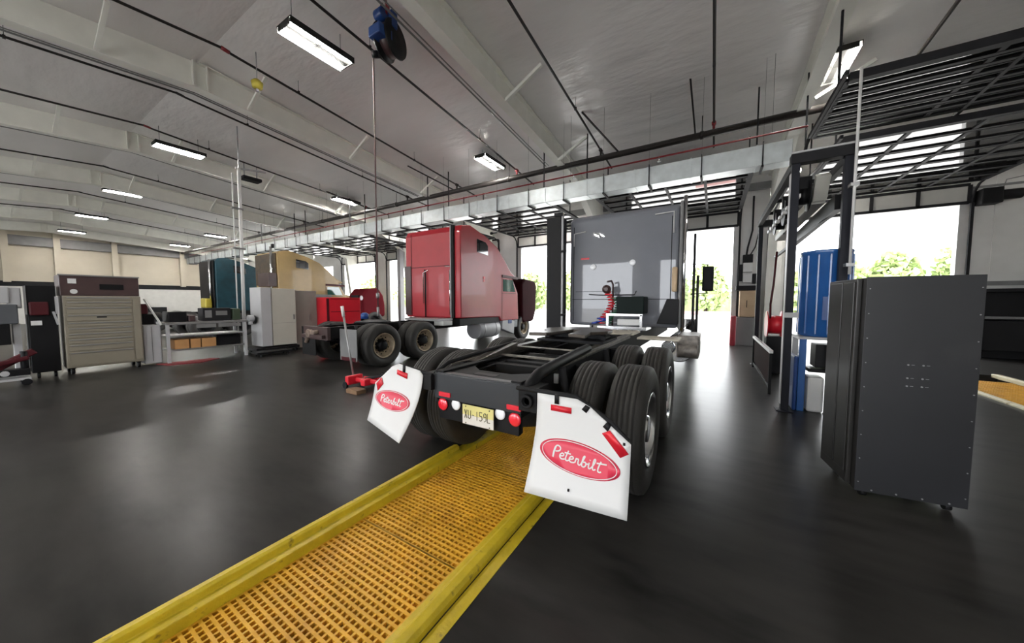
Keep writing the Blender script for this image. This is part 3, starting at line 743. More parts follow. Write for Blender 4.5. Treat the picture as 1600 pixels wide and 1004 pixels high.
# ---- red truck, second lane -------------------------------------------------------
CXR = -7.86; YR = 5.12
T2, rx0, rx1 = tractor('red_tractor_truck', 'bright red sleeper tractor truck with its dark hood tilted open', CXR, YR, M['redglo'], M['redglo'], PROF_RED, wbody=2.42, rim='rust', front=True, rear_over=.95)
cab_details(T2, CXR, rx0, rx1, 7.88)
b = MB(); b.prism([(11.75, .78), (12.0, .7), (12.75, .72), (12.95, 1.1), (13.05, 2.2), (12.9, 2.45), (12.0, 2.5), (11.7, 2.3)], 'x', rx0+.05, rx1-.02)
b.build('open_hood', mat('dark_hood_lining', (.028, .004, .006), .8, spec=.08), T2, .09, 3)
b = MB(); b.box(CXR-.4, CXR+.9, 11.3, 11.8, .7, 1.7); b.cyl((CXR+.5, 11.6, 1.5), (CXR+1.0, 11.9, 1.1), .12, n=12); b.cyl((CXR+.2, 12.2, 1.7), (CXR+.9, 12.4, 1.3), .07, n=12)
b.box(CXR+.6, CXR+1.12, 11.15, 11.5, .55, 1.05); b.build('engine', mat('engine_grey', (.16, .17, .18), .5, .4, var=.4, vscale=9), T2, .02)
b = MB(); b.box(CXR+.95, CXR+1.2, 10.65, 10.95, .72, 1.0); b.build('reservoir', M['bluedk'], T2, .03)
b = MB(); b.cyl((CXR+.88, 8.95, .60), (CXR+.88, 10.15, .60), .32, n=32); b.build('fuel_tank', M['greyl'], T2, .02)
b = MB()
for y in (9.2, 9.9): b.cyl((CXR+.88, y-.03, .60), (CXR+.88, y+.03, .60), .328, n=32)
b.build('tank_strap', M['steel'], T2)
b = MB(); b.prism([(10.25, .55), (11.1, .3), (11.15, .8), (10.3, .98)], 'x', rx1-.25, rx1-.02); b.build('cab_step', M['greyl'], T2, .02)
# rear wall: seams, grab rails, louvres, side extenders
yb = 7.88
b = MB(); b.box(rx1-.32, rx1-.22, yb-.06, yb+.02, 1.05, 3.9); b.build('dark_channel', M['blackmatt'], T2)
b = MB()
b.tube([(rx1-.40, yb-.03, 1.15), (rx1-.40, yb-.05, 2.55)], .018, 8); b.tube([(rx1-.40, yb-.03, 2.65), (rx1-.62, yb-.04, 2.66)], .014, 8)
b.tube([(rx1-1.55, yb-.03, 1.5), (rx1-1.52, yb-.06, 2.5), (rx1-1.3, yb-.06, 2.58)], .018, 8)
b.build('grab_rail', M['chrome'], T2)
b = MB(); b.box(rx1-.38, rx1-.35, yb-.04, yb, 1.05, 3.92); b.build('edge_strip', M['greyl'], T2)
b = MB(); b.tube([(rx1-1.45, yb-.05, 1.05), (rx1-1.45, yb-.05, 2.45), (rx1-1.5, yb-.02, 2.6)], .02, 8)
for z in (1.35, 1.75, 2.2): b.box(rx0+.02, rx0+.25, yb-.015, yb, z, z+.03)
b.box(rx0+.3, rx1-.45, yb-.008, yb, 2.68, 2.695); b.box(rx0+.28, rx0+.295, yb-.008, yb, 1.1, 3.8)
b.build('hose_bracket', M['black'], T2)
b = MB(); b.box(rx0-.02, rx0+.26, yb-.02, yb+.03, 1.1, 2.75); b.build('side_vent_panel', M['brown'], T2)
b = MB(); b.box(rx1-.01, rx1+.015, 9.05, 9.15, 2.32, 2.40); b.box(rx1-.01, rx1+.01, 9.05, 9.13, 2.22, 2.30); b.build('side_emblem', M['red'], T2)
b = MB(); b.cyl((rx0+.7, 8.6, 3.9), (rx0+.7, 8.6, 4.05), .05, n=10); b.build('roof_antenna', M['black'], T2)
b = MB(); b.box(CXR-.4, CXR+1., 7.1, 7.75, .98, 1.05); b.build('deck_plate', M['steel'], T2, .005)
b = MB(); b.box(CXR+.75, CXR+1.12, 7.2, 7.6, .85, .98); b.build('tool_tray', M['white'], T2, .01)
# rear crossmember and dirty grey flap
b = MB(); b.box(CXR-.5, CXR+.5, 4.14, 4.22, .68, .98); b.box(CXR-.44, CXR+.42, 4.06, 4.14, .72, .8); b.build('rear_cross_plate', M['brown'], T2, .006)
b = MB(); b.cyl((CXR-.15, 4.05, .82), (CXR-.15, 4.2, .82), .09, n=16); b.cyl((CXR+.12, 4.02, .86), (CXR+.12, 4.2, .86), .05, n=12); b.cyl((CXR-.3, 4.1, .6), (CXR-.2, 4.12, .9), .05, n=12)
b.build('rear_fitting', mat('oily_steel', (.20, .15, .12), .5, .3, var=.4, vscale=12), T2)
b = MB(); b.box(CXR+.52, CXR+1.15, 4.42, 4.435, .22, .93); b.build('mudflap', M['greym'], T2)
b = MB(); b.box(CXR+.58, CXR+1.1, 4.405, 4.42, .22, .30); b.build('flap_reflector', M['reddk'], T2)
b = MB(); b.box(CXR-1.15, CXR-.52, 4.42, 4.435, .22, .93); b.build('mudflap', M['blackmatt'], T2)
b = MB(); b.cyl((CXR-.02, 5.7, .99), (CXR-.02, 5.7, 1.03), .45, n=28); b.box(CXR-.45, CXR+.45, 5.4, 6.2, .97, 1.0); b.build('fifth_wheel_plate', M['darksteel'], T2, .01)
b = MB(); b.lathe((CXR-.1, 5.5, 1.1), (0, 0, 1), [(0, .1), (.12, .1), (.16, .05)], n=16); b.build('blue_cap', M['bluedk'], T2)

# ---- gold and teal trucks farther away ---------------------------------------------
PG = [(p[0]+.1, p[1]+.15) if p[1] > 2 else (p[0]+.1, p[1]) for p in PROF_RED]
T3, ax0, ax1 = tractor('gold_tractor_truck', 'gold tan sleeper tractor truck behind the tall white cabinet', -19.5, 5.2, M['gold'], M['gold'], PG, wbody=2.4, rim='dark', yb=7.98, front=True)
cab_details(T3, -19.5, ax0, ax1, 7.98, zt=.12)
b = MB(); b.box(ax0+.1, ax1-.12, 7.93, 7.99, 2.4, 3.95); b.build('rear_panel', M['golddk'], T3, .02)
b = MB(); b.box(ax1-1.2, ax1-.05, 7.6, 7.95, 2.3, 2.95); b.build('rear_box', M['brown'], T3, .02)
b = MB(); b.prism([(11.2, .9), (13.6, .9), (13.7, 1.3), (13.4, 1.7), (11.3, 2.0)], 'x', ax0+.2, ax1-.2); b.build('hood', M['gold'], T3, .08, 3)
b = MB(); b.cyl((ax1-.35, 7.85, 1.0), (ax1-.35, 7.85, 4.25), .05, n=12); b.build('exhaust_stack', M['chrome'], T3)
b = MB(); b.box(ax1-.45, ax1-.3, 7.9, 8.0, 4.2, 4.4); b.build('horn', M['black'], T3, .02)
b = MB(); b.box(ax1-.02, ax1+.03, 8.0, 10.6, .9, 1.95); b.build('side_skirt', M['greym'], T3)
T4, ex0, ex1 = tractor('teal_tractor_truck', 'dark teal sleeper tractor truck, farthest one, against the cream wall', -25.85, 5.0, M['teal'], M['teal'], [(p[0]-.35, p[1]+.17) if p[1] > 2 else (p[0]-.35, p[1]) for p in PROF_RED], wbody=2.45, rim='dark', yb=7.6, front=True)
cab_details(T4, -25.85, ex0, ex1, 7.53, zt=.12)
b = MB(); b.box(ex0+.1, ex1-.15, 7.46, 7.53, 1.1, 3.95); b.build('rear_panel', M['black'], T4, .02)
b = MB(); b.cyl((ex1-.45, 7.4, 1.1), (ex1-.45, 7.4, 4.0), .06, n=12); b.build('exhaust_stack', M['alu'], T4)
b = MB(); b.prism([(10.9, .9), (13.3, .9), (13.4, 1.3), (13.1, 1.7), (11.0, 2.0)], 'x', ex0+.2, ex1-.2); b.build('hood', M['teal'], T4, .08, 3)
b = MB(); b.box(ex0+1.35, ex1-.3, 7.1, 7.4, 1.2, 1.75); b.build('lamp_cluster', M['brass'], T4, .05)
# dark red day cab between gold and red trucks
t = thing('dark_red_truck', 'dark red truck with rounded hood, seen between the gold truck and the red truck', 'truck', (-15.5, 10.9, 0))
b = MB(); b.prism([(10.6, .75), (10.6, 1.9), (10.9, 2.25), (11.6, 2.3), (11.9, 1.9), (12.0, 1.4), (12.0, .75)], 'x', -16.7, -15.5); b.build('cab_body', mat('dull_dark_red', (.11, .007, .012), .75, spec=.1), t, .12, 4)
for x in (-16.4, -15.6): wheel(t, x, 11.3, 1, 'dark')
b = MB(); b.lathe((-15.55, 10.59, 1.75), (0, -1, 0), [(0, .12), (.03, .12), (.04, .08), (.041, .001)], n=20); b.build('headlamp', M['whitelens'], t)
b = MB(); b.box(-16.4, -15.75, 10.55, 10.62, 1.1, 1.9); b.build('grille', M['black'], t, .02)
# ------------------------------------------------------------------ pit covers
def curb(name, label, x0, x1, y0, y1, inner):
    # painted steel edge: raised rounded rail with a lower ledge towards the pit
    s = 1 if inner > 0 else -1
    xo, xi = (x0, x1) if s > 0 else (x1, x0)
    b = MB()
    b.prism([(xo, -.02), (xo, .03), (xo+s*.015, .05), (xo+s*.055, .055), (xo+s*.075, .045), (xo+s*.08, .012), (xo+s*.135, .006), (xo+s*.14, -.09), (xo+s*.01, -.09)], 'y', y0, y1)
    o = b.build(name, M['yellow'], None, .004, loc=(xo, y0, 0)); return tag(o, label, 'pit edging', 'yellow pit edge rails')
curb('pit_edge_rail', 'worn yellow steel edge rail along the left side of the near pit', -2.31, -2.17, -1.5, 2.6, 1)
o = MB().box(-2.31, -2.17, 2.605, 8.5, -.08, -.0005).build('pit_side_strip', M['yellow'], None, loc=(-2.17, 5, 0)); tag(o, 'yellow strip lining the near pit under the grey truck', 'strip')
curb('pit_edge_rail', 'worn yellow steel edge rail along the right side of the near pit', -1.24, -1.10, -1.5, 8.5, -1)
b = MB(); b.box(-1.09, -1.02, -1.5, 8.5, .0, .004); o = b.build('painted_stripe', M['yellow']); tag(o, 'thin worn yellow painted stripe on the floor right of the near pit', 'stripe')
def grating(x0, x1, y0, y1, label, group, pitch=.038, z=GZ):
    b = MB(); n = round((x1-x0)/pitch)
    for i in range(n+1):
        x = x0+(x1-x0)*i/n; b.box(x-.006, x+.006, y0, y1, z-.035, z-.002)
    m = round((y1-y0)/pitch)
    for j in range(m+1):
        y = y0+(y1-y0)*j/m; b.box(x0, x1, y-.0075, y+.0075, z-.034, z)
    o = b.build('pit_grating', M['grate'], None, loc=((x0+x1)/2, (y0+y1)/2, z)); return tag(o, label, 'grating', group)
ys = [-.70, .37, 1.44, 2.51, 3.58, 4.65, 5.72]
nm = ['yellow square mesh grating cut by the bottom edge of the photo', 'yellow square mesh grating panel, nearest whole one of the near pit', 'yellow square mesh grating panel between the two mudflaps of the grey truck',
      'yellow square mesh grating panel directly under the licence plate', 'yellow grating panel under the drive axles of the grey truck', 'yellow grating panel under the fifth wheel of the grey truck']
for i in range(6): grating(-2.165, -1.245, ys[i]+.004, ys[i+1]-.004, nm[i], 'yellow grating panels of the near pit')
for i, y in enumerate((7.2, 8.3, 9.4)):
    grating(4.0, 5.0, y, y+1.09, 'amber grating panel of the far right pit, ' + ('nearest', 'middle', 'farthest')[i] + ' of three', 'grating panels of the right pit', .06, -.03)
for x, s, w in ((3.84, 1, 'left'), (5.16, -1, 'right')):
    b = MB(); b.box(min(x, x+s*.1), max(x, x+s*.1), 2.0, 11.2, -.05, .03); o = b.build('pit_edge_rail', mat('pale_pit_edge', (.6, .55, .36), .5, var=.2, dirt=(.3, .2, .05)), None, .01); tag(o, 'pale worn edge rail on the %s side of the far right pit' % w, 'pit edging', 'pale pit edge rails')

# ------------------------------------------------------------------ the big dark cabinet on the right
cz = 1.74
t = thing('steel_cabinet', 'big charcoal steel cabinet on casters standing alone at the right', 'cabinet', (1.3, 3.9, 0), R(7))
t.location = (1.0, 3.60, 0)
def L2(b, nm, m, bev=0):   # shapes given in the cabinet's own frame
    o = (b.bm.transform(WM(t)), b.build(nm, m, t, bev))[1]; return o
b = MB(); b.box(.0, .615, 0, .006, .055, cz+.0); L2(b, 'front_panel', M['cabinet'], .002)
b = MB(); b.box(.004, .611, .006, .55, .055, cz-.004); L2(b, 'cabinet_body', M['cabside'], .004)
b = MB(); b.box(-.028, .004, .07, .54, .075, cz-.01); b.box(-.036, -.026, .10, .27, .16, cz-.03); b.box(-.036, -.026, .29, .50, .16, cz-.03); L2(b, 'side_door', M['cabside'], .006)
b = MB()
for i in range(9):
    z = .13+i*.19; b.cyl((.02, 0, z), (.02, -.003, z), .0042, n=8); b.cyl((.597, 0, z), (.597, -.003, z), .0042, n=8)
for i in range(4): b.cyl((.1+i*.14, 0, .075), (.1+i*.14, -.004, .075), .006, n=8)
L2(b, 'screw', M['steel'])
b = MB()
for z in (1.08, .98, .92):
    for x in (.255, .335): b.cyl((x, 0, z), (x, -.005, z), .006, n=8); b.box(x+.018, x+.035, -.002, 0, z-.0015, z+.0015)
L2(b, 'latch_bolt', M['steel'])
for x, y in ((.07, .06), (.54, .06), (.07, .48), (.54, .48)):
    b = MB(); b.cyl((x-.018, y, .03), (x+.018, y, .03), .028, n=16); b.box(x-.025, x+.025, y-.02, y+.02, .05, .058); L2(b, 'caster', M['black'])

# ------------------------------------------------------------------ reel rack frame, right of the aisle
t = thing('hose_reel_rack', 'tall dark steel portal rack with hanging reels, right of the aisle', 'rack', (1.1, 8., 0))
for (x, y, w, z1) in ((.90, 6.0, .09, 3.5), (1.43, 6.0, .09, 3.55), (.92, 10.1, .09, 3.45), (1.55, 10.1, .09, 3.45)):
    b = MB(); b.box(x-w/2, x+w/2, y-w/2, y+w/2, .012, z1); b.box(x-.10, x+.10, y-.10, y+.10, 0, .014)
    b.build('rack_post', M['slate'], t, .005)
b = MB(); b.box(.84, 1.50, 5.93, 6.07, 3.42, 3.55); b.box(.86, 1.6, 10.03, 10.17, 3.35, 3.5)
b.box(.86, .94, 6., 10.1, 3.38, 3.5); b.box(1.42, 1.50, 6., 10.1, 3.38, 3.5)
for y in (7.0, 8.0, 9.0): b.box(.86, 1.5, y-.03, y+.03, 3.40, 3.46)
b.build('rack_beam', M['darksteel'], t, .006)
b = MB(); b.box(.84, 1.50, 5.92, 5.945, 3.55, 3.575); b.build('light_edge_strip', M['greyl'], t)
for i, y in enumerate((6.6, 7.6, 8.6)):
    b = MB(); b.lathe((1.0, y, 3.12), (1, 0, 0), [(0, .22), (.015, .22), (.02, .12), (.14, .12), (.145, .22), (.16, .22)], n=24); b.box(.98, 1.18, y-.05, y+.05, 3.2, 3.4)
    b.build('hose_reel', M['black'], t)
b = MB(); b.bar((1.27, 6.4, 3.35), (1.27, 6.6, 3.05), .16, .12); b.bar((1.27, 6.6, 3.05), (1.2, 9.4, 2.95), .16, .12); b.build('white_channel', mat('off_white_channel', (.5, .49, .44), .5), t, .01)
b = MB()
for i in range(9): y = 6.3+i*.35; b.box(.96, 1.02, y, y+.14, 3.05+.0*i, 3.1)
b.build('cable_links', M['white'], t)
b = MB(); b.bar((1.4, 6.2, 2.9), (1.4, 9.8, 2.8), .08, .2); b.bar((1.46, 6.0, 2.85), (1.2, 9.9, 2.6), .05, .05); b.build('hose_bundle', M['black'], t)
b = MB(); b.box(.85, 1.0, 5.94, 6.06, 1.33, 1.40); b.build('label_plate', M['greyl'], t)
b = MB(); b.box(.845, .853, 5.95, 6.05, .1, 3.3); b.build('white_edge', M['greyl'], t)
# white pole
t = thing('white_pole', 'thin white vertical pole in front of the blue drums and rack', 'pole', (1.46, 5.85, 2.2))
b = MB(); b.cyl((1.46, 5.85, 1.9), (1.46, 5.85, 4.42), .015, n=12); b.build('pole_tube', M['white'], t)
b = MB(); b.box(1.42, 1.5, 5.83, 5.95, 3.0, 3.04); b.box(1.42, 1.5, 5.83, 5.95, 2.0, 2.04); b.build('clamp', M['steel'], t)
# blue fluid tank on a stand
t = thing('tank_stand', 'blue and white steel stand carrying the tall blue tank', 'stand', (1.4, 6.3, 0))
for x, y in ((1.09, 6.12), (1.58, 6.12), (1.09, 6.58), (1.58, 6.58)):
    b = MB(); b.box(x-.04, x+.04, y-.04, y+.04, 0, 1.03); b.build('stand_leg', M['blue'] if y < 6.2 and x < 1.2 else M['greyl'], t, .005)
b = MB(); b.box(1.04, 1.64, 6.08, 6.62, 1.02, 1.06); b.build('stand_shelf', M['greyl'], t, .005)
b = MB(); b.box(1.18, 1.5, 6.2, 6.5, .55, .6); b.box(1.25, 1.5, 6.2, 6.5, .62, .95); b.build('stand_box', M['black'], t, .01)
b = MB(); b.box(1.16, 1.34, 6.1, 6.35, .0, .5); b.build('white_bucket', M['white'], t, .03)
b = MB(); b.box(1.0, 1.05, 6.08, 6.5, .0, .78); b.build('blue_side_tank', M['bluedk'], t, .02)
t = thing('blue_tank', 'tall ribbed blue tank on the stand behind the thin white pole', 'tank', (1.34, 6.36, 1.06))
b = MB(); b.lathe((1.34, 6.36, 1.062), (0, 0, 1), [(0, .26), (.02, .275), (1.16, .275), (1.18, .285), (1.2, .275), (1.195, .25), (1.15, .24), (1.15, .001)], n=48); b.build('tank_shell', M['blue'], t)
for k in range(14):
    a = 2*math.pi*k/14+.2
    b = MB(); b.bar((1.34+.277*math.cos(a), 6.36+.277*math.sin(a), 1.1), (1.34+.277*math.cos(a), 6.36+.277*math.sin(a), 2.2), .022, .022); b.build('rib', M['blue'], t, .004)
b = MB(); b.box(1.27, 1.4, 6.075, 6.088, 1.3, 1.62); b.build('tank_label', M['bluedk'], t)
# guard rail and red reel behind it
t = thing('guard_rail', 'low guard rail with a white top bar beside the rack posts', 'railing', (.86, 8.4, 0))
b = MB(); b.bar((.84, 6.9, .72), (.84, 9.7, .72), .05, .05); b.build('top_bar', M['white'], t)
b = MB()
for y in (6.95, 9.65): b.box(.82, .86, y-.02, y+.02, 0, .70)
b.box(.83, .85, 6.95, 9.65, .08, .11); b.build('rail_post', M['blackmatt'], t)
b = MB(); b.box(.845, .85, 7.0, 9.6, .15, .66); b.build('mesh_panel', mat('brown_mesh', (.05, .03, .03), .9, spec=.05), t)
t = thing('red_hose_reel', 'red drum hose reel behind the guard rail', 'hose reel', (1.15, 9.2, .5))
b = MB(); b.lathe((1.0, 9.2, 1.05), (1, 0, 0), [(0, .3), (.02, .3), (.03, .2), (.25, .2), (.26, .3), (.28, .3)], n=28); b.build('reel_drum', M['red'], t)
b = MB(); b.box(1.0, 1.3, 9.0, 9.4, .0, .8); b.build('reel_stand', M['darksteel'], t, .01)
b = MB(); b.tube([(1.05, 9.0, 1.2), (1.02, 8.8, 1.5), (1.05, 8.75, 1.9), (1.1, 8.9, 2.6)], .02, 8); b.build('red_hose', M['reddk'], t)

# ------------------------------------------------------------------ column bay between the two right doorways
t = thing('electrical_boxes', 'pair of white electrical boxes on the grey column between doorways', 'electrical panel', (1., YF-.2, 2.5))
b = MB(); b.box(.86, 1.14, YF-.2, YF-.01, 2.62, 2.95); b.box(.86, 1.14, YF-.2, YF-.01, 2.24, 2.55); b.build('panel_box', M['white'], t, .01)
b = MB(); b.box(.72, .85, YF-.2, YF-.01, 2.3, 2.9); b.box(1.15, 1.3, YF-.22, YF-.01, 2.2, 2.55); b.box(.85, 1.15, YF-.12, YF-.01, 2.95, 3.25); b.tube([(.95, YF-.1, 3.2), (.98, YF-.1, 3.5), (1.1, YF-.1, 4.1), (1.1, YF-.1, 5.3)], .03, 8)
b.tube([(1.05, YF-.1, 3.2), (1.2, YF-.1, 3.5), (1.3, YF-.1, 4.1)], .02, 8); b.build('conduit_box', M['darksteel'], t, .01)
t = thing('beige_cabinet', 'speckled beige cabinet with grey base below the electrical panel', 'cabinet', (1., YF-.3, 0))
b = MB(); b.box(.78, 1.32, YF-.5, YF-.05, 1.02, 1.95); b.build('upper_box', M['orange'], t, .01)
b = MB(); b.box(.70, 1.34, YF-.55, YF-.05, 0, 1.0); b.build('base', M['greym'], t, .01)
b = MB(); b.box(.66, 1.36, YF-.55, YF-.05, 1.96, 2.12); b.build('top_ledge', M['darksteel'], t, .01)
b = MB(); b.box(.98, 1.0, YF-.52, YF-.5, 1.35, 1.6); b.build('latch', M['black'], t)
o = MB().cyl((.60, YF-.75, 0), (.60, YF-.75, 1.05), .09, n=20).build('bollard', mat('red_bollard', (.42, .04, .06), .4), None, .02, loc=(.60, YF-.75, 0)); tag(o, 'red steel bollard at the edge of the middle doorway', 'bollard')
# black tool cabinets against the far wall, right
t = thing('workbench', 'long black workbench with shelf against the far wall at the right edge', 'workbench', (7.5, YF-.5, 0))
b = MB(); b.box(6.1, 9.2, YF-.7, YF-.1, 1.82, 1.9); b.build('bench_top', M['darksteel'], t)
b = MB(); b.box(6.1, 9.2, YF-.25, YF-.1, .0, 1.82); b.box(6.12, 6.9, YF-.66, YF-.25, .25, 1.05); b.box(6.95, 7.7, YF-.66, YF-.25, .25, 1.05); b.build('back_panel', M['black'], t, .01)
b = MB(); b.box(6.1, 9.2, YF-.68, YF-.2, 1.10, 1.15); b.build('shelf', M['greym'], t)
for x in (6.12, 7.3, 8.5): b = MB(); b.box(x, x+.07, YF-.69, YF-.62, 0, 1.82); b.build('bench_leg', M['darksteel'], t)
b = MB(); b.box(6.2, 6.45, YF-.6, YF-.4, .8, .95); b.build('yellow_box', M['brass'], t)
o = MB().box(7.0, 7.25, YF-.6, YF-.4, 1.9, 2.15).build('folded_cloth', M['sign_green'], None, .03, loc=(7.1, YF-.5, 1.9)); tag(o, 'green cloth bundle on the black workbench', 'cloth')
o = MB().box(1.95, 2.9, 2.4, 3.1, 0, .012).build('rubber_mat', M['blackmatt'], None, .004, loc=(2.4, 2.7, 0)); tag(o, 'flat black rubber mat on the floor at the right edge', 'mat')

# ------------------------------------------------------------------ lift columns beside the grey truck
t = thing('lift_column', 'tall black lift column with light edges, left of the grey truck', 'lift', (-3.22, 7.2, 0))
b = MB(); b.box(-3.40, -3.04, 7.15, 7.5, .02, 3.5); b.build('column', M['black'], t, .01)
b = MB(); b.box(-3.03, -2.99, 7.15, 7.2, .02, 3.58); b.box(-3.40, -3.385, 7.15, 7.2, .02, 2.1); b.build('edge_rail', M['greyl'], t)
b = MB(); b.box(-3.5, -2.95, 7.05, 7.6, 0, .03); b.build('base_plate', M['darksteel'], t)
b = MB(); b.cyl((-3.03, 7.13, 2.7), (-2.9, 7.13, 2.7), .025, n=10); b.cyl((-3.03, 7.13, 1.25), (-2.9, 7.13, 1.25), .025, n=10); b.box(-3.2, -3.0, 7.12, 7.18, 3.5, 3.58); b.build('pin', M['darksteel'], t)

# ------------------------------------------------------------------ hose reel hanging from the ceiling, with its hose
hx, hy = -5.3, 4.2
t = thing('ceiling_hose_reel', 'blue and black hose reel hanging from the ceiling with a long hose', 'hose reel', (hx, hy, 6.3))
b = MB(); b.lathe((hx-.02, hy, 6.28), (1, .25, 0), [(0, .05), (0, .30), (.03, .31), (.05, .22), (.24, .22), (.26, .31), (.29, .30), (.29, .05)], n=36); b.build('reel_drum', M['black'], t)
b = MB(); b.box(hx+.0, hx+.30, hy-.33, hy-.05, 6.15, 6.33); b.cyl((hx+.02, hy-.15, 6.6), (hx+.22, hy-.15, 6.6), .10, n=18); b.box(hx-.03, hx+.3, hy-.07, hy+.07, 6.42, 6.7); b.build('reel_frame', M['bluedk'], t, .02)
b = MB(); b.lathe((hx-.0, hy, 6.28), (1, .25, 0), [(.07, .26), (.22, .26)], n=30); b.build('wound_hose', M['brown'], t)
b = MB(); b.cyl((hx-.12, hy-.16, 6.02), (hx-.02, hy-.1, 6.02), .06, n=14); b.build('guide_roller', M['black'], t)
b = MB(); b.bar((hx+.1, hy, 6.66), (hx+.1, hy, roof(hy)-.03), .08, .05); b.tube([(hx+.2, hy-.1, 6.6), (hx+.28, hy-.15, 6.7), (hx+.2, hy-.1, 6.84)], .02, 6); b.tube([(hx+.08, hy-.1, 6.62), (hx+.12, hy-.15, 6.74), (hx+.1, hy-.1, 6.84)], .018, 6); b.build('supply_hose', M['redpipe'], t)
b = MB(); b.cyl((hx-.15, hy-.12, 6.0), (hx-.19, hy-.12, 1.45), .013, n=8); b.build('hanging_hose', mat('maroon_hose', (.10, .045, .045), .5), t)
b = MB(); b.cyl((hx-.19, hy-.12, 1.45), (hx-.19, hy-.12, 1.28), .022, n=10); b.cyl((hx-.19, hy-.12, 1.72), (hx-.19, hy-.12, 1.62), .03, n=10); b.build('hose_nozzle', M['steel'], t)
# pendant yellow box under the ceiling
t = thing('pendant_box', 'small yellow pendant fitting hanging under the ceiling near the white roof braces', 'pendant', (-8.5, 3.9, 6.2))
b = MB(); b.lathe((-8.6, 3.5, 6.15), (0, 0, 1), [(0, .03), (.02, .09), (.14, .11), (.2, .05)], n=16); b.build('pendant_body', M['brass'], t)
b = MB(); b.cyl((-8.6, 3.5, 6.34), (-8.6, 3.5, roof(3.5)), .01, n=6); b.cyl((-8.6, 3.5, 6.1), (-8.6, 3.5, 6.15), .03, n=8); b.build('pendant_rod', M['greyl'], t)
# unit heater, dark, beyond
t = thing('unit_heater', 'dark unit heater hanging below the ceiling behind the white post', 'heater', (-15., 5.8, 6.0))
b = MB(); b.box(-15.3, -14.9, 5.5, 6.1, 6.1, 6.22); b.build('heater_body', M['darksteel'], t, .03)
b = MB(); b.cyl((-15.1, 5.6, 6.2), (-15.1, 5.6, roof(5.6)-.04), .02, n=6); b.cyl((-15.1, 6., 6.2), (-15.1, 6., roof(6.)-.04), .02, n=6); b.build('hanger', M['greyl'], t)

# ------------------------------------------------------------------ floor jack
t = thing('floor_jack', 'red floor jack with a long silver handle beside the left mudflap', 'jack', (-5.4, 3.6, 0))
b = MB(); b.box(-5.62, -5.52, 3.45, 3.75, .06, .22); b.box(-5.32, -5.2, 3.55, 3.85, .06, .18); b.bar((-5.6, 3.6, .14), (-4.95, 3.75, .12), .05, .08); b.bar((-5.5, 3.75, .14), (-4.95, 3.9, .12), .05, .08); b.build('jack_body', M['red'], t, .02)
b = MB(); b.bar((-5.35, 3.68, .16), (-5.0, 3.8, .24), .06, .05); b.cyl((-5.0, 3.8, .24), (-5.0, 3.8, .28), .06, n=14); b.build('lift_arm', M['black'], t, .01)
b = MB(); b.cyl((-5.58, 3.6, .15), (-5.84, 3.6, 1.30), .018, n=10); b.build('handle', M['steel'], t)
b = MB(); b.cyl((-5.84, 3.6, 1.28), (-5.88, 3.6, 1.47), .028, n=12); b.build('handle_grip', M['white'], t)
for x, y in ((-5.6, 3.45), (-5.6, 3.78), (-4.98, 3.72), (-4.98, 3.93)):
    b = MB(); b.cyl((x, y-.02, .06), (x, y+.02, .06), .06, n=16); b.build('jack_wheel', M['black'], t)

o = MB().box(-5.32, -5.02, 3.28, 3.46, 0, .07).build('wooden_block', mat('oily_wood', (.16, .09, .045), .7, var=.3), None, .006, loc=(-5.2, 3.37, 0)); tag(o, 'brown wooden block on the floor in front of the red floor jack', 'block')
# ------------------------------------------------------------------ row of chests and benches on the left
# big taupe roller chest, its face towards the camera (+x)
XF = -11.6
t = thing('roller_tool_chest', 'wide taupe roller tool chest with many shallow drawers, at the left', 'tool chest', (XF-.35, 1.58, 0))
b = MB(); b.box(XF-.72, XF, 1.02, 2.13, .14, 1.68); b.build('chest_body', M['taupe'], t, .015)
zs = [(1.58, 1.66), (1.46, 1.56), (1.30, 1.44), (1.14, 1.28), (1.02, 1.12), (.90, 1.0), (.78, .88), (.66, .76), (.50, .64), (.18, .48)]
for (z0, z1) in zs:
    b = MB(); b.box(XF, XF+.014, 1.06, 1.98, z0, z1-.012); dr = b.build('drawer', M['taupe'], t, .004)
    b = MB(); b.box(XF+.014, XF+.03, 1.08, 1.96, z1-.032, z1-.014); b.build('drawer_pull', M['steel'], dr)
b = MB(); b.box(XF+.014, XF+.02, 1.46, 1.6, 1.2, 1.23); b.build('name_badge', M['blackmatt'], t)
b = MB(); b.box(XF, XF+.014, 2.0, 2.11, .2, 1.6); b.build('side_locker_door', M['taupe'], t, .004)
for y in (1.1, 2.05):
    for x in (XF-.62, XF-.1):
        b = MB(); b.cyl((x, y-.025, .07), (x, y+.025, .07), .07, n=16); b.box(x-.04, x+.04, y-.04, y+.04, .12, .145); b.build('caster', M['black'], t)
t = thing('top_tool_chest', 'dark brown top chest with white stickers, on the taupe roller chest', 'tool chest', (XF-.35, 1.58, 1.68))
b = MB(); b.box(XF-.70, XF-.02, 1.00, 2.12, 1.682, 2.12); b.build('chest_body', M['brown'], t, .012)
b = MB(); b.box(XF-.02, XF-.008, 1.53, 1.88, 1.82, 1.94); b.build('nameplate', M['black'], t)
b = MB(); b.box(XF-.02, XF-.006, 1.11, 1.22, 1.94, 2.04); b.cyl((XF-.02, 1.18, 1.77), (XF-.006, 1.18, 1.77), .05, n=18); b.build('sticker', M['white'], t)
b = MB(); b.box(XF-.03, XF+.0, .99, 2.13, 2.10, 2.13); b.build('lid_edge', M['greym'], t)
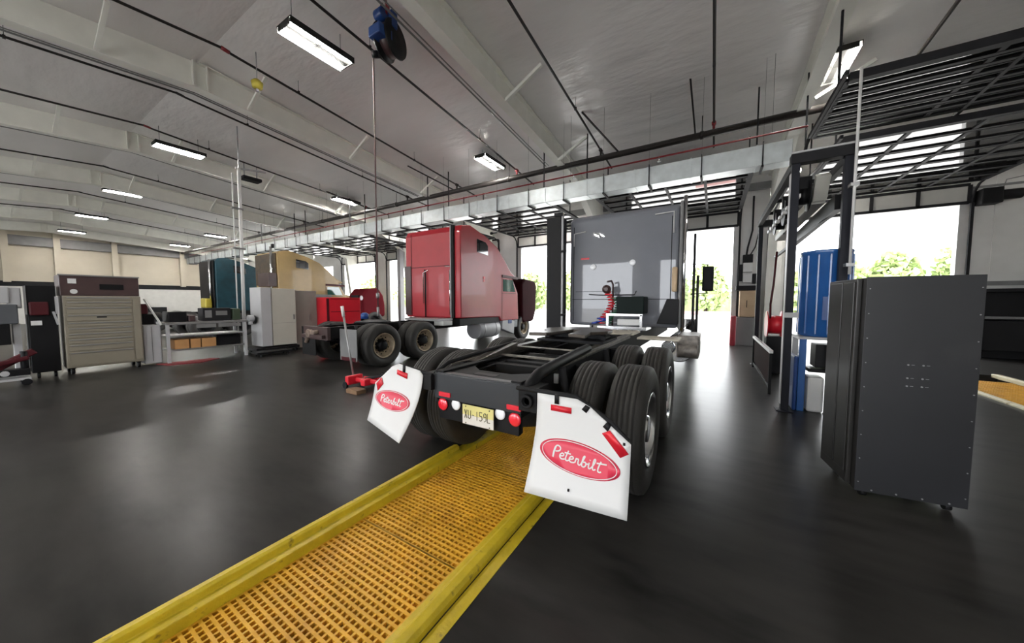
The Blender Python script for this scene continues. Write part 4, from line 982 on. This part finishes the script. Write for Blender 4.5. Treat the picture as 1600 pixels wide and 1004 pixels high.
# tall black locker with red tools
t = thing('black_locker', 'tall black locker with red tools hung on it, left of the taupe chest', 'locker', (XF-.2, .76, 0))
b = MB(); b.box(XF-.6, XF, .60, .95, .12, 1.88); b.build('locker_body', M['black'], t, .01)
b = MB(); b.box(XF, XF+.05, .62, .85, 1.28, 1.55); b.build('red_tool_pouch', M['reddk'], t, .02)
b = MB(); b.box(XF, XF+.012, .63, .76, 1.08, 1.17); b.build('white_label', M['white'], t)
b = MB(); b.bar((XF+.03, .90, 1.35), (XF+.03, .95, 1.08), .05, .03); b.box(XF, XF+.03, .93, .97, 1.3, 1.66); b.build('silver_bar', M['greyl'], t)
b = MB(); b.box(XF, XF+.02, .57, .6, 1.3, 1.85); b.build('grey_edge', M['greym'], t)
for y in (.68, .88): b = MB(); b.cyl((XF-.1, y-.02, .06), (XF-.1, y+.02, .06), .06, n=12); b.build('caster', M['black'], t)
t = thing('parts_washer', 'grey parts washer with dark tank at the left edge', 'parts washer', (XF-.2, .3, 0))
b = MB(); b.box(XF-.6, XF, -.3, .50, 1.12, 1.50); b.build('washer_lid', mat('blue_grey_paint', (.07, .075, .085), .5), t, .02)
b = MB(); b.box(XF-.55, XF-.02, -.25, .40, .72, 1.12); b.build('washer_tank', M['black'], t, .01)
b = MB(); b.box(XF-.5, XF-.1, .43, .52, .0, 1.12); b.box(XF-.5, XF-.45, -.2, -.1, 0, .72); b.box(XF-.1, XF-.05, -.2, -.1, 0, .72); b.build('washer_leg', M['greyl'], t)
b = MB(); b.box(XF-.55, XF, -.2, .42, 1.52, 1.84); b.box(XF-.5, XF-.04, .40, .55, 1.42, 1.83); b.build('splash_back', M['greyl'], t, .02)
t = thing('transmission_jack', 'red low transmission jack on small wheels at the left edge', 'jack', (XF+.6, .25, 0))
b = MB(); b.bar((XF+.55, -.2, .30), (XF+.5, .55, .50), .14, .08); b.bar((XF+.5, .2, .33), (XF+.5, .62, .62), .06, .12); b.build('jack_frame', M['reddk'], t, .02)
b = MB(); b.box(XF+.38, XF+.62, .15, .55, .18, .30); b.cyl((XF+.5, .5, .3), (XF+.5, .5, .62), .05, n=12); b.build('jack_pump', M['black'], t, .01)
for x, y in ((XF+.35, -.1), (XF+.7, -.1), (XF+.35, .5), (XF+.7, .5)):
    b = MB(); b.cyl((x-.02, y, .06), (x+.02, y, .06), .06, n=12); b.build('jack_wheel', M['black'], t)
b = MB(); b.box(XF+.35, XF+.7, -.15, .55, .10, .14); b.cyl((XF+.71, .28, .25), (XF+.73, .28, .25), .05, n=12); b.build('base_bar', M['greyl'], t)
# hand tools and cream cabinet between chest and bench
t = thing('cream_cabinet', 'low cream grey cabinet between the taupe chest and the workbench', 'cabinet', (XF-.4, 2.28, 0))
b = MB(); b.box(XF-.6, XF-.1, 2.16, 2.45, .05, .98); b.build('cabinet_body', M['greyl'], t, .01)
b = MB(); b.box(XF-.1, XF-.09, 2.29, 2.30, .1, .95); b.build('door_seam', M['greym'], t)
t = thing('engine_hoist', 'red and black hoist with a slanted pale handle, behind the cream cabinet', 'hoist', (XF-.5, 2.3, .98))
b = MB(); b.box(XF-.6, XF-.4, 2.2, 2.42, .99, 1.25); b.build('hoist_base', M['black'], t, .02)
b = MB(); b.box(XF-.55, XF-.4, 2.18, 2.32, 1.25, 1.5); b.build('red_housing', M['reddk'], t, .02)
b = MB(); b.bar((XF-.3, 2.24, 1.62), (XF-.05, 2.46, .98), .03, .03); b.build('handle', M['white'], t)
# steel workbench
t = thing('steel_workbench', 'steel workbench with clutter on top and boxes on its lower shelf', 'workbench', (XF-.4, 3.38, 0))
b = MB(); b.box(XF-.8, XF, 2.52, 4.22, .97, 1.03); b.build('bench_top', M['steel'], t, .005)
b = MB(); b.box(XF-.78, XF-.02, 2.58, 4.16, .30, .34); b.box(XF-.78, XF-.02, 2.58, 4.16, .66, .69); b.build('bench_shelf', M['steel'], t)
for y in (2.56, 4.16):
    for x in (XF-.76, XF-.04): b = MB(); b.box(x-.03, x+.03, y-.03, y+.03, 0, .97); b.build('bench_leg', M['greyl'], t)
b = MB(); b.box(XF-.03, XF+.0, 3.1, 3.5, .86, .96); b.box(XF-.03, XF+.0, 3.55, 4.05, .86, .96); b.build('bench_drawer', M['greym'], t, .004)
b = MB(); b.box(XF-.72, XF-.08, 2.66, 3.42, .345, .62)
t = None
for i, (y0, y1, lab) in enumerate(((2.68, 2.95, 'left of three'), (2.98, 3.18, 'middle of three'), (3.20, 3.50, 'right of three'))):
    o = MB().box(XF-.6, XF-.06, y0, y1, .342, .58).build('cardboard_box', M['card'], None, .005, loc=(XF-.3, (y0+y1)/2, .342)); tag(o, 'brown cardboard box on the workbench\'s lower shelf, ' + lab, 'box', 'cardboard boxes under the bench')
def clutter(nm, lab, cat, y0, y1, z0, z1, m, x0=XF-.6, x1=XF-.12, bev=.02):
    o = MB().box(x0, x1, y0, y1, z0, z1).build(nm, m, None, bev, loc=((x0+x1)/2, (y0+y1)/2, z0)); return tag(o, lab, cat)
clutter('tool_case', 'black tool case on the workbench\'s lower shelf beside the cardboard boxes', 'case', 3.52, 4.08, .345, .64, M['black'])
t = thing('machine_unit', 'dark grey machine unit standing on the workbench', 'machine', (XF-.4, 3.55, 1.03))
b = MB(); b.box(XF-.55, XF-.15, 3.28, 3.88, 1.035, 1.38); b.build('machine_housing', M['darksteel'], t, .015)
b = MB(); b.box(XF-.15, XF-.14, 3.32, 3.46, 1.12, 1.32); b.box(XF-.15, XF-.14, 3.55, 3.8, 1.18, 1.30); b.build('control_face', M['greym'], t)
clutter('black_crate', 'black crate of parts on the workbench\'s left end', 'crate', 2.6, 2.95, 1.035, 1.30, M['black'])
clutter('red_part_box', 'dark red box between the crate and the machine on the workbench', 'box', 2.98, 3.12, 1.035, 1.2, M['brown'])
clutter('white_tin', 'small pale tin on the workbench', 'tin', 3.14, 3.22, 1.035, 1.16, M['greyl'], XF-.4, XF-.3)
clutter('green_part_case', 'dark green case at the right end of the workbench', 'case', 3.92, 4.1, 1.035, 1.36, mat('dark_green', (.04, .06, .035), .5))
t = thing('bench_grinder', 'grey bench grinder at the workbench\'s right end', 'grinder', (XF-.1, 4.2, 1.0))
b = MB(); b.cyl((XF-.05, 4.24, 1.06), (XF-.05, 4.38, 1.06), .10, n=20); b.box(XF-.12, XF+.02, 4.26, 4.34, .88, 1.0); b.build('grinder_body', M['greyl'], t, .01)
b = MB(); b.cyl((XF-.05, 4.38, 1.02), (XF-.05, 4.42, 1.02), .13, n=20); b.build('grinding_wheel', M['black'], t)
o = MB().prism([(XF-.2, 2.35), (XF+.3, 2.45), (XF+.45, 3.05), (XF+.1, 3.5), (XF-.15, 3.4)], 'z', .001, .012).build('floor_mat', mat('dull_red_mat', (.22, .02, .025), .7), None, loc=(XF, 2.9, 0)); tag(o, 'dull red mat on the floor in front of the steel workbench', 'mat')
# vertical white posts on the bench
XP = XF-.86
t = thing('white_post', 'white vertical pipe post rising from behind the workbench to the ceiling', 'post', (XP, 4.45, 0))
b = MB(); b.cyl((XP, 4.43, 0), (XP, 4.49, 5.6), .045, n=14); b.build('post_tube', M['white'], t)
b = MB(); b.cyl((XP, 4.28, 0), (XP, 4.31, 5.4), .018, n=8); b.build('side_conduit', M['white'], t)
b = MB()
for z in (3.15, 4.35): b.box(XP-.03, XP+.05, 4.25, 4.55, z, z+.05)
b.build('post_clamp', M['greym'], t)
b = MB(); b.bar((XP, 4.4, 5.58), (XP, 5.2, 5.7), .05, .05); b.bar((XP, 4.49, 5.5), (XP, 4.49, roof(4.4)-.05), .03, .03); b.build('top_arm', M['greyl'], t)
# tall white cabinet and its trolley base
XC = -11.4
t = thing('tall_white_cabinet', 'tall white two-tone cabinet on a low dark trolley, in front of the gold truck', 'cabinet', (XC-.4, 4.98, 0))
b = MB(); b.box(XC-.7, XC, 4.77, 5.44, .22, 1.96); b.build('cabinet_body', M['cab_cream'], t, .01)
b = MB(); b.box(XC-.70, XC+.02, 4.48, 4.75, .22, 1.98); b.build('grey_side', M['greyl'], t, .01)
b = MB(); b.box(XC, XC+.004, 4.8, 5.42, .9, .905); b.box(XC, XC+.02, 5.36, 5.39, 1.0, 1.15); b.build('cabinet_handle', M['greym'], t)
b = MB(); b.box(XC-.75, XC+.08, 4.3, 5.48, .10, .18); b.build('trolley_base', M['black'], t, .01)
for x, y in ((XC-.6, 4.4), (XC, 4.4), (XC-.6, 5.4), (XC, 5.4)):
    b = MB(); b.cyl((x, y-.02, .05), (x, y+.02, .05), .05, n=12); b.build('caster', M['black'], t)
t = thing('grey_locker', 'plain grey brown locker right of the tall white cabinet', 'locker', (XF-.4, 5.9, 0))
b = MB(); b.box(XF-.6, XF, 5.52, 6.2, .04, 1.92); b.build('locker_body', mat('grey_brown', (.20, .19, .17), .5, var=.08), t, .01)
b = MB(); b.box(XF, XF+.015, 5.95, 5.97, .9, 1.1); b.build('locker_handle', M['steel'], t)
t = thing('red_tool_chest', 'bright red tool chest between the grey locker and the red truck', 'tool chest', (-11.2, 6.6, 0))
b = MB(); b.box(-11.7, -11.1, 6.24, 7.5, .01, 1.70); b.build('chest_body', M['red'], t, .01)
b = MB(); b.box(-11.1, -11.09, 6.26, 6.34, .2, 1.66); b.box(-11.1, -11.092, 6.4, 7.46, 1.64, 1.66); b.box(-11.1, -11.092, 6.4, 7.46, 1.2, 1.22); b.build('drawer_line', M['reddk'], t)
t = thing('low_cart', 'low black cart on the floor in front of the tall white cabinet', 'cart', (-10.9, 4.6, 0))
b = MB(); b.box(-11.15, -10.75, 4.1, 5.0, .08, .14); b.build('cart_deck', M['black'], t, .01)
for x, y in ((-11.1, 4.2), (-10.8, 4.2), (-11.1, 4.9), (-10.8, 4.9)):
    b = MB(); b.cyl((x, y-.015, .04), (x, y+.015, .04), .04, n=12); b.build('cart_wheel', M['darksteel'], t)
t = thing('wall_bench', 'row of dark equipment below the dark girt along the far cream wall', 'equipment', (XL+1, 5, 0))
b = MB(); b.box(XL+.4, XL+1.2, 3.6, 8.8, .0, 1.1); b.build('bench_body', M['darksteel'], t)
b = MB(); b.box(XL+.1, XL+.3, 3.9, 4.9, 1.3, 2.2); b.box(XL+.1, XL+.3, 6.8, 7.1, 1.6, 2.0); b.build('wall_board', M['black'], t)

# blue lift post beside the red truck
t = thing('grey_lift_column', 'slim pale lift column left of the red truck, reaching the ceiling', 'lift', (-16.2, 13.6, 0))
b = MB(); b.box(-16.3, -16.05, 13.5, 13.8, 0.02, 5.3); b.build('column', M['greyl'], t, .01)
b = MB(); b.box(-16.6, -15.8, 13.2, 14.0, 0, .03); b.build('base_plate', M['darksteel'], t)

# ------------------------------------------------------------------ outdoors
def blob_tree(x, y, h, w, label):
    t = thing('tree', label, 'tree', (x, y, 0), group='trees beyond the parking area')
    b = MB(); b.cyl((x, y, -.1), (x, y, h*.6), .22, .12, n=8); b.build('trunk', M['bark'], t)
    bm = bmesh.new()
    rnd = random.Random(int(x*13+y*7))
    for k in range(900):
        a = rnd.uniform(0, 2*math.pi); zz = rnd.random(); rr = w*(math.sin(math.pi*min(1, .12+zz*.85))**.6)*rnd.uniform(.55, 1.05)
        c = Vector((x+rr*math.cos(a), y+rr*math.sin(a)*.8, h*(.08+.92*zz)+rnd.uniform(-.4, .4)))
        s = rnd.uniform(.22, .5); n = Vector((rnd.uniform(-1, 1), rnd.uniform(-1, 1), rnd.uniform(-.3, 1))).normalized(); u = n.orthogonal().normalized(); w_ = n.cross(u)
        vs = [bm.verts.new(c+u*s*math.cos(q)*rnd.uniform(.7, 1.2)+w_*s*math.sin(q)*rnd.uniform(.7, 1.2)) for q in (0, 1.26, 2.5, 3.77, 5.03)]
        bm.faces.new(vs)
    b = MB(); b.bm.free(); b.bm = bm; b.build('foliage', M['leaf'], t)
DT = {0: 'seen through the right doorway', 1: 'seen through the middle doorway', 2: 'seen left of the lift column', 3: 'seen left of the red truck'}
for (x, y, h, w, k, e) in ((21.5, 52, 8.2, 2.3, 0, 'tallest, at its right'), (17., 54, 6.6, 2.4, 0, 'second from its right'), (12.6, 52, 5.8, 2.3, 0, 'in its middle'), (8.8, 54, 5.0, 1.7, 0, 'lowest, at its left'), (4.2, 58, 6., 2., 1, 'right of two'), (-1., 56, 6.6, 2.6, 1, 'left of two'),
                      (-28, 52, 6.2, 3.2, 2, 'left of two'), (-20.5, 54, 6.4, 3.4, 2, 'right of two'), (-60, 55, 8., 5, 3, 'right of two'), (-74, 55, 8, 5, 3, 'left of two')):
    blob_tree(x, y, h, w, 'bright green leafy tree outdoors ' + DT[k] + ', ' + e)
o = MB().box(-120, 80, 64, 66, -.1, 3.2).build('hedge', M['leaf'], None, loc=(0, 65, 0)); tag(o, 'long green hedge far beyond the parking area', 'hedge')
t = thing('outdoor_bench', 'small pale red barrier standing outside the middle doorway', 'barrier', (.3, 24, 0))
b = MB(); b.box(-1.2, 1.4, 24, 24.1, .75, .95); b.box(-1.1, -1.0, 24, 24.1, 0, .8); b.box(1.2, 1.3, 24, 24.1, 0, .8); b.build('barrier_rail', mat('pale_red', (.6, .35, .33), .6), t)

# ------------------------------------------------------------------ camera, sky, exposure
cam = bpy.data.cameras.new('camera'); co = bpy.data.objects.new('camera', cam); COL.objects.link(co)
cam.sensor_width = 36; cam.lens = 517/1600*36; cam.clip_start = .02; cam.clip_end = 600
yaw, pit = R(31.35), R(3.4)
fw = Vector((-math.sin(yaw)*math.cos(pit), math.cos(yaw)*math.cos(pit), -math.sin(pit)))
co.location = (0, 0, 1.55); co.rotation_euler = fw.to_track_quat('-Z', 'Y').to_euler()
S.camera = co
w = bpy.data.worlds.new('World'); S.world = w; w.use_nodes = True
nt = w.node_tree; bg = nt.nodes['Background']
# overcast sky: bright, a little brighter overhead
tc = nt.nodes.new('ShaderNodeTexCoord'); sp = nt.nodes.new('ShaderNodeSeparateXYZ'); rp = nt.nodes.new('ShaderNodeValToRGB')
nt.links.new(tc.outputs['Generated'], sp.inputs[0]); nt.links.new(sp.outputs['Z'], rp.inputs['Fac'])
rp.color_ramp.elements[0].color = (.93, .96, 1, 1); rp.color_ramp.elements[1].color = (1, 1, 1, 1)
nt.links.new(rp.outputs['Color'], bg.inputs['Color']); bg.inputs['Strength'].default_value = 4.6
S.view_settings.view_transform = 'Standard'; S.view_settings.look = 'None'; S.view_settings.gamma = 1.0; S.view_settings.exposure = 1.0
S.view_settings.use_curve_mapping = False
S.cycles.max_bounces = 10; S.cycles.diffuse_bounces = 5; S.cycles.glossy_bounces = 4; S.cycles.transparent_max_bounces = 16
S.cycles.sample_clamp_indirect = 6
try: S.cycles.use_denoising = True
except Exception: pass
